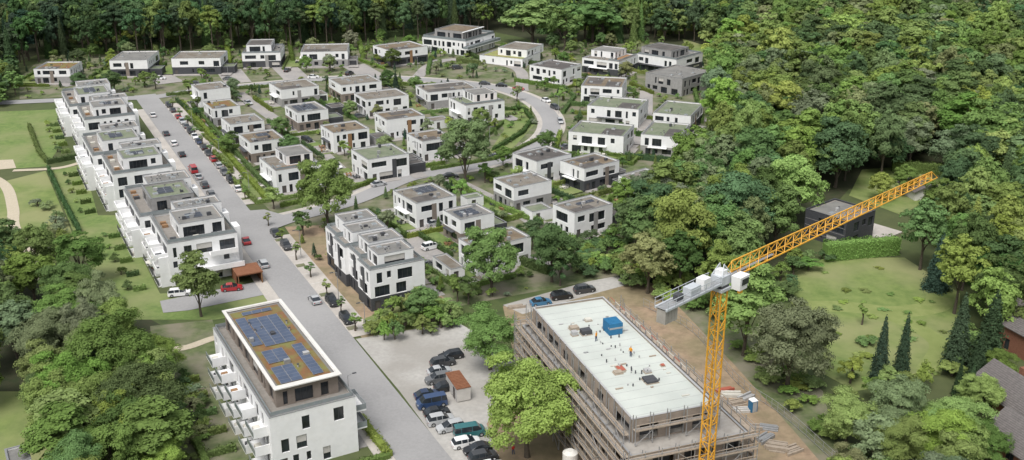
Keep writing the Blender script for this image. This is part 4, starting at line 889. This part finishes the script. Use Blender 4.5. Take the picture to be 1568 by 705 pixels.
for u, v, kd, col, yw_ in ((275, 449, 'estate', 'white', .25), (355, 441, 'car', 'red', .25), (828, 463, 'car', 'lblue', .3), (860, 454, 'suv', 'black', .3), (895, 444, 'suv', 'dgrey', .35), (742, 128, 'car', 'dgrey', -.1), (768, 131, 'car', 'black', -.15), (794, 136, 'car', 'red', -.4), (836, 154, 'car', 'white', -1.0), (858, 186, 'estate', 'silver', -1.5), (480, 118, 'car', 'white', .05), (535, 113, 'suv', 'black', 1.2), (350, 121, 'car', 'grey', 0), (665, 342, 'car', 'silver', .6), (706, 362, 'suv', 'black', .6), (608, 232, 'car', 'silver', .4), (550, 178, 'car', 'grey', .5), (600, 160, 'car', 'black', .5), (830, 290, 'car', 'dgrey', .6), (655, 405, 'car', 'grey', .6), (440, 108, 'car', 'black', 1.4), (245, 120, 'car', 'white', .1), (660, 378, 'suv', 'white', .6), (868, 225, 'car', 'grey', .6), (985, 160, 'car', 'black', 1.2), (300, 128, 'car', 'dgrey', .1),
    (140, 128, 'suv', 'black', .1), (380, 158, 'car', 'silver', -.9), (470, 214, 'estate', 'black', -.8), (515, 255, 'car', 'white', -.8), (690, 270, 'car', 'black', .2), (580, 282, 'car', 'silver', .6), (700, 104, 'suv', 'dgrey', .3), (760, 240, 'car', 'grey', .2), (850, 165, 'suv', 'dgrey', -1.1)):
    car(kd, col, u, v, yw_, z=.13)

# ---------------------------------------------------------------- hedges, planting, misc
hedge('street_hedge', None, 1.3, 1.4, 'bright', world=[road(sy(162), 9.6), road(sy(318), 9.6)])
hedge('street_hedge', None, 1.6, 1.0, 'mid', world=[road(sy(170), 12), road(sy(310), 12)])
for q, g, h, w_ in ([[(75, 262), (92, 300), (123, 360)], 'dark', 1.6, .8], [[(45, 195), (60, 235), (72, 250)], 'mid', 1.4, 1], [[(72, 252), (133, 240)], 'dark', 1.5, 1],
                    [[(765, 170), (800, 168), (815, 185), (800, 205), (755, 232)], 'dark', 1.2, 1.2], [[(745, 210), (770, 190)], 'mid', 1.2, 1], [[(1262, 398), (1372, 388)], 'lime', 4.2, 3], [[(1365, 262), (1478, 270)], 'mid', 3, 2.5],
                    [[(238, 76), (246, 104)], 'lime', 2.5, 1.6], [[(347, 68), (352, 100)], 'lime', 2.5, 1.6], [[(442, 62), (448, 95)], 'mid', 2.5, 1.4], [[(548, 58), (556, 90)], 'lime', 2.2, 1.6], [[(120, 84), (160, 82)], 'mid', 2.5, 2], [[(118, 100), (124, 120)], 'mid', 2, 1.4],
                    [[(60, 84), (300, 70), (560, 60), (660, 52)], 'dark', 3.0, 2.0], [[(660, 90), (655, 115)], 'mid', 1.6, 1.4], [[(430, 318), (540, 292), (610, 262)], 'mid', 1.2, 1.0], [[(660, 262), (760, 245), (825, 215)], 'mid', 1.1, 1.0], [[(700, 95), (735, 100)], 'mid', 2, 1.6],
                    [[(770, 395), (840, 420)], 'dark', 2, 1.5], [[(1060, 128), (1075, 190)], 'mid', 2, 1.2], [[(858, 205), (850, 235)], 'bright', 1.4, 1.2], [[(255, 148), (350, 138), (480, 130)], 'mid', 1.2, 1.0], [[(500, 128), (720, 134)], 'mid', 1.2, 1], [[(862, 175), (880, 150), (862, 135)], 'mid', 1.4, 1.2], [[(690, 280), (760, 318), (830, 345)], 'bright', 1.5, 1.2],
                    [[(860, 225), (960, 245), (1000, 245)], 'mid', 1.4, 1.2], [[(880, 175), (1060, 188)], 'mid', 1.2, 1.0], [[(690, 70), (740, 95), (830, 100)], 'dark', 1.6, 1.4], [[(965, 130), (1000, 145)], 'mid', 1.4, 1.2]):
    hedge('garden_hedge', q, h, w_, g)
GP = [S(*p) for p in GARDEN]; GP = [(p.x, p.y) for p in GP]; rg = random.Random(55)
RP = np.array([[a[0][0], a[0][1], a[1]] for a in ROADPTS])
def clear(x, y, m=1.0):
    d = np.hypot(RP[:, 0] - x, RP[:, 1] - y); return bool(np.all(d > RP[:, 2] + m)) and not infoot(x, y)
e = bpy.data.objects.new('garden_planting', None); sc.collection.objects.link(e)
gx0 = min(p[0] for p in GP); gx1 = max(p[0] for p in GP); gy0 = min(p[1] for p in GP); gy1 = max(p[1] for p in GP); cnt = 0
while cnt < 1450:
    x = rg.uniform(gx0, gx1); y = rg.uniform(gy0, gy1); cnt += .15
    if not inpoly(x, y, GP) or not clear(x, y): continue
    cnt += .85; k = rg.random()
    if k < .66: s_ = rg.uniform(.25, .9); plant('s', (x, y, 0), s_, s_ * rg.uniform(.7, 1.1), rg.choice(['mid', 'dark', 'bright', 'grey', 'weed', 'mid']), 'garden_shrub', e)
    elif k < .82: plant('y', (x, y, 0), rg.uniform(.7, 1.2), rg.uniform(.5, 1.1), rg.choice(['dark', 'spruce', 'mid']), 'cypress_shrub', e)
    elif k < .96: s_ = rg.uniform(.55, 1.1); plant('m', (x, y, 0), s_, s_, rg.choice(['mid', 'dark', 'bright', 'grey']), 'garden_tree', e)
    elif y > 260: s_ = rg.uniform(.45, .65); plant('c', (x, y, 0), s_, s_, rg.choice(['mid', 'dark', 'grey']), 'garden_tree', e)
q = S(365, 441); b = B('wooden_carport', q, RYAW); b.box('roof', 'rust', 0, 5.4, 0, 5.6, 2.5, 2.75); b.box('walls', 'rust', 0, 5.4, 5.3, 5.5, .1, 2.49); b.box('walls', 'rust', 5.1, 5.3, .2, 5.29, .1, 2.49); b.box('walls', 'rust', 0.1, .3, 2.2, 5.29, .1, 2.49)
for x in (.15, 5.0): b.box('posts', 'wood', x, x + .15, .03, .18, .1, 2.49)
b.finish()
q = S(700, 618); b = B('site_container', q, eyaw - .1 + math.pi / 2)
b.box('walls', 'screen', 0, 6, -2.4, 0, .25, 2.6); b.box('roof', 'rust', -.08, 6.08, -2.48, .08, 2.602, 2.72)
for k in range(12): b.box('ribs', 'vent', k * .5 + .1, k * .5 + .2, .002, .05, .3, 2.55); b.box('roof_ribs', 'rust', k * .5, k * .5 + .08, -2.4, 0, 2.722, 2.78)
b.box('door', 'door', 1.0, 1.9, .052, .08, .3, 2.3); b.finish()
def lamp(q, yaw_=0):
    b = B('street_lamp', q, yaw_); b.cyl('pole', 'steel', 0, 0, 0, 6.2, .09, .05, 8); b.strut('arm', 'steel', (0, 0, 6.15), (-.9, 0, 6.35), .07); b.hull('head', 'anthracite', [(-1.5, -.14, 6.3), (-.8, -.14, 6.3), (-.8, .14, 6.3), (-1.5, .14, 6.3), (-1.45, -.1, 6.42), (-.8, -.1, 6.44), (-.8, .1, 6.44), (-1.45, .1, 6.42)]); b.finish()
for y in (200, 250, 305, 400, 470, 520): lamp(road(sy(y), 6.6), RYAW)
lamp(road(sy(615), -5.2), RYAW + math.pi)
for u, v in ((520, 290), (640, 250), (750, 225), (855, 175), (640, 112), (480, 112), (350, 123), (190, 140)): lamp(S(u, v), R0.uniform(0, 6))
b = B('traffic_sign', road(sy(520), 7.4), RYAW); b.cyl('pole', 'steel', 0, 0, 0, 2.4, .04, .04, 6); b.box('plate', 'white', -.32, .32, -.06, -.045, 1.8, 2.4); b.finish()
b = B('mortar_silo', S(872, 740)); b.cyl('tank', 'offwhite', 0, 0, 2.0, 5.2, 1.1, 1.1, 20); b.cyl('tank', 'offwhite', 0, 0, 5.2, 5.6, 1.1, .5, 20); b.cyl('cone', 'offwhite', 0, 0, .9, 2.0, .3, 1.1, 20)
for t in range(4): a = t * math.pi / 2 + .7; b.strut('legs', 'steel', (1.1 * math.cos(a), 1.1 * math.sin(a), 0), (1.05 * math.cos(a), 1.05 * math.sin(a), 3), .14)
b.finish()
b = B('portable_toilet', S(1152, 630), .4); b.box('cabin', 'blue', -.55, .55, -.55, .55, .05, 2.1); b.hull('roof', 'white', [(-.6, -.6, 2.102), (.6, -.6, 2.102), (.6, .6, 2.102), (-.6, .6, 2.102), (-.4, -.4, 2.35), (.4, -.4, 2.35), (.4, .4, 2.35), (-.4, .4, 2.35)]); b.box('door', 'vent', -.4, .4, -.58, -.555, .15, 1.95); b.finish()
for (u, v, nn, m_) in ((1190, 688, 9, 'plank'), (1212, 690, 6, 'plank'), (1168, 672, 5, 'steel'), (1120, 605, 6, 'fabric'), (1135, 628, 5, 'screen'), (1108, 596, 4, 'redpaint'), (1150, 655, 4, 'plank'), (1125, 618, 5, 'plank'), (1140, 608, 4, 'vent'), (1175, 655, 4, 'steel'), (790, 470, 4, 'plank'), (630, 452, 4, 'plank'), (660, 448, 5, 'vent')):
    b = B('material_stack', S(u, v), R0.uniform(-.3, .8))
    for k in range(nn): b.box('pieces', m_, -1.6 + R0.uniform(-.4, .4), 1.4 + R0.uniform(-.3, .4), k * .34 - 1.2, k * .34 - .92, .05, .25 + R0.uniform(0, .5))
    b.finish()
b = B('site_fence'); P = smooth([S(*q) for q in ((985, 470), (1060, 510), (1130, 590), (1200, 640), (1300, 730))], 8)
for a, e in zip(P[:-1], P[1:]):
    b.strut('fence', 'steel', (a.x, a.y, 0), (a.x, a.y, 1.9), .06); b.strut('fence', 'steel', (a.x, a.y, 1.85), (e.x, e.y, 1.85), .05); b.strut('fence', 'steel', (a.x, a.y, .3), (e.x, e.y, .3), .05); b.strut('fence', 'steel', (a.x, a.y, 1.1), (e.x, e.y, 1.1), .03)
b.finish()
def person(name, loc, yaw, shirt, legs):
    V = [(0,0,.95),(0,0,1.15),(0,0,1.38),(0,0,1.5),(0,.01,1.6),(0,.02,1.74), (-.1,0,.9),(-.12,.05,.5),(-.13,0,.08),(-.13,.16,.04), (.1,0,.9),(.12,-.02,.5),(.14,-.12,.08),(.14,.04,.04),
         (-.19,0,1.4),(-.26,-.04,1.13),(-.27,.06,.88),(-.27,.09,.78), (.19,0,1.4),(.26,.02,1.13),(.27,.12,.9),(.27,.15,.8)]
    E_ = [(0,1),(1,2),(2,3),(3,4),(4,5),(0,6),(6,7),(7,8),(8,9),(0,10),(10,11),(11,12),(12,13),(2,14),(14,15),(15,16),(16,17),(2,18),(18,19),(19,20),(20,21)]
    Rr = [.15,.14,.16,.06,.1,.09,.1,.07,.05,.04,.1,.07,.05,.04,.07,.05,.04,.035,.07,.05,.04,.035]
    me = bpy.data.meshes.new(name); me.from_pydata(V, E_, []); ob = bpy.data.objects.new(name, me); sc.collection.objects.link(ob)
    ob.location = loc; ob.rotation_euler[2] = yaw; md = ob.modifiers.new('skin', 'SKIN')
    try:
        for i, r_ in enumerate(Rr): me.skin_vertices[0].data[i].radius = (r_, r_)
        me.skin_vertices[0].data[0].use_root = True
    except Exception as ex: print('skin', ex)
    ob.modifiers.new('sub', 'SUBSURF').levels = 1
    dg = bpy.context.evaluated_depsgraph_get(); ev = ob.evaluated_get(dg); m2 = bpy.data.meshes.new_from_object(ev)
    ob.modifiers.clear(); ob.data = m2; m2.materials.clear()
    for k in (shirt, legs, 'skin', 'hair'): m2.materials.append(M[k])
    for p in m2.polygons:
        z = p.center.z; p.material_index = 1 if z < .95 and abs(p.center.x) < .2 else (2 if (z > 1.48 or (abs(p.center.x) > .21 and z < .98)) else 0)
        if z > 1.7 or (z > 1.6 and p.center.y < -.02): p.material_index = 3
        p.use_smooth = True
person('pedestrian', (*S(786, 697)[:2], .1), .6, 'redcloth', 'jeans')
cp, cyw, cW, cD = CBF
for fx, fy, y_ in ((.4, .62, 1.0), (.62, .45, 2.4)):
    q = tow(cp, cyw, cW * fx, cD * fy); person('construction_worker', (q.x, q.y, HB - .295), y_, 'hivis', 'jeans')
def gable(u, v, yaw, W, D_, h, rh, wm='brick', nm='brick_house'):
    q = S(u, v); b = B(nm, q, math.radians(yaw)); r = random.Random(int(u))
    for (s_, d, n_, L) in (((0, 0), (1, 0), (0, -1), W), ((W, 0), (0, 1), (1, 0), D_), ((W, D_), (-1, 0), (0, 1), W), ((0, D_), (0, -1), (-1, 0), D_)):
        wall(b, s_, d, n_, L, 0, h, wins(L, 0, max(1, int(h / 2.7)), 2.7, r, .8, .3), wm)
    o_ = .6; m_ = W / 2
    b.quad('gables', wm, [(0, 0, h), (W, 0, h), (m_, 0, h + rh)]); b.quad('gables', wm, [(0, D_, h), (W, D_, h), (m_, D_, h + rh)])
    k = rh / m_
    for sgn in (-1, 1):
        xe = m_ + sgn * (m_ + o_); ze = h - o_ * k
        b.hull('roof', 'tile', [(m_, -o_, h + rh + .02), (xe, -o_, ze + .02), (xe, D_ + o_, ze + .02), (m_, D_ + o_, h + rh + .02), (m_, -o_, h + rh + .22), (xe, -o_, ze + .2), (xe, D_ + o_, ze + .2), (m_, D_ + o_, h + rh + .22)])
        for t in np.arange(.06, 1, .06):
            x = m_ + (xe - m_) * t; z = h + rh + .21 + (ze - h - rh) * t; b.strut('roof', 'r_dark', (x, -o_, z), (x, D_ + o_, z), .05)
    b.box('chimney', 'brick', m_ + .6, m_ + 1.4, D_ * .6, D_ * .6 + .8, h + rh - 1.2, h + rh + 1.0)
    b.quad('roof_window', 'glass', [(m_ - 1, 3, h + rh - k + .3), (m_ - 2, 3, h + rh - 2 * k + .3), (m_ - 2, 4.2, h + rh - 2 * k + .3), (m_ - 1, 4.2, h + rh - k + .3)])
    b.finish()
gable(1572, 668, 18, 9, 13, 3.0, 3.0); gable(1612, 578, 20, 9, 16, 5.0, 3.2); gable(1590, 745, 22, 9, 11, 3.0, 2.8)
gable(1400, 308, 10, 8, 8, 2.6, 1.6, 'offwhite', 'garden_house'); gable(705, 26, 10, 12, 10, 5, 3, 'offwhite', 'distant_house')
for u, v in ((190, 232), (175, 320), (150, 395), (235, 415), (435, 285), (520, 215), (610, 150), (735, 190)):
    b = B('parasol', S(u, v)); b.cyl('pole', 'steel', 0, 0, 0, 2.4, .04, .04, 6); b.cyl('canopy', R0.choice(['fabric', 'anthracite']), 0, 0, 2.2, 2.75, 1.5, .05, 8); b.cyl('table', 'wood', 0, 0, .68, .74, .6, .6, 10); b.finish()
print('objects', len(bpy.data.objects))
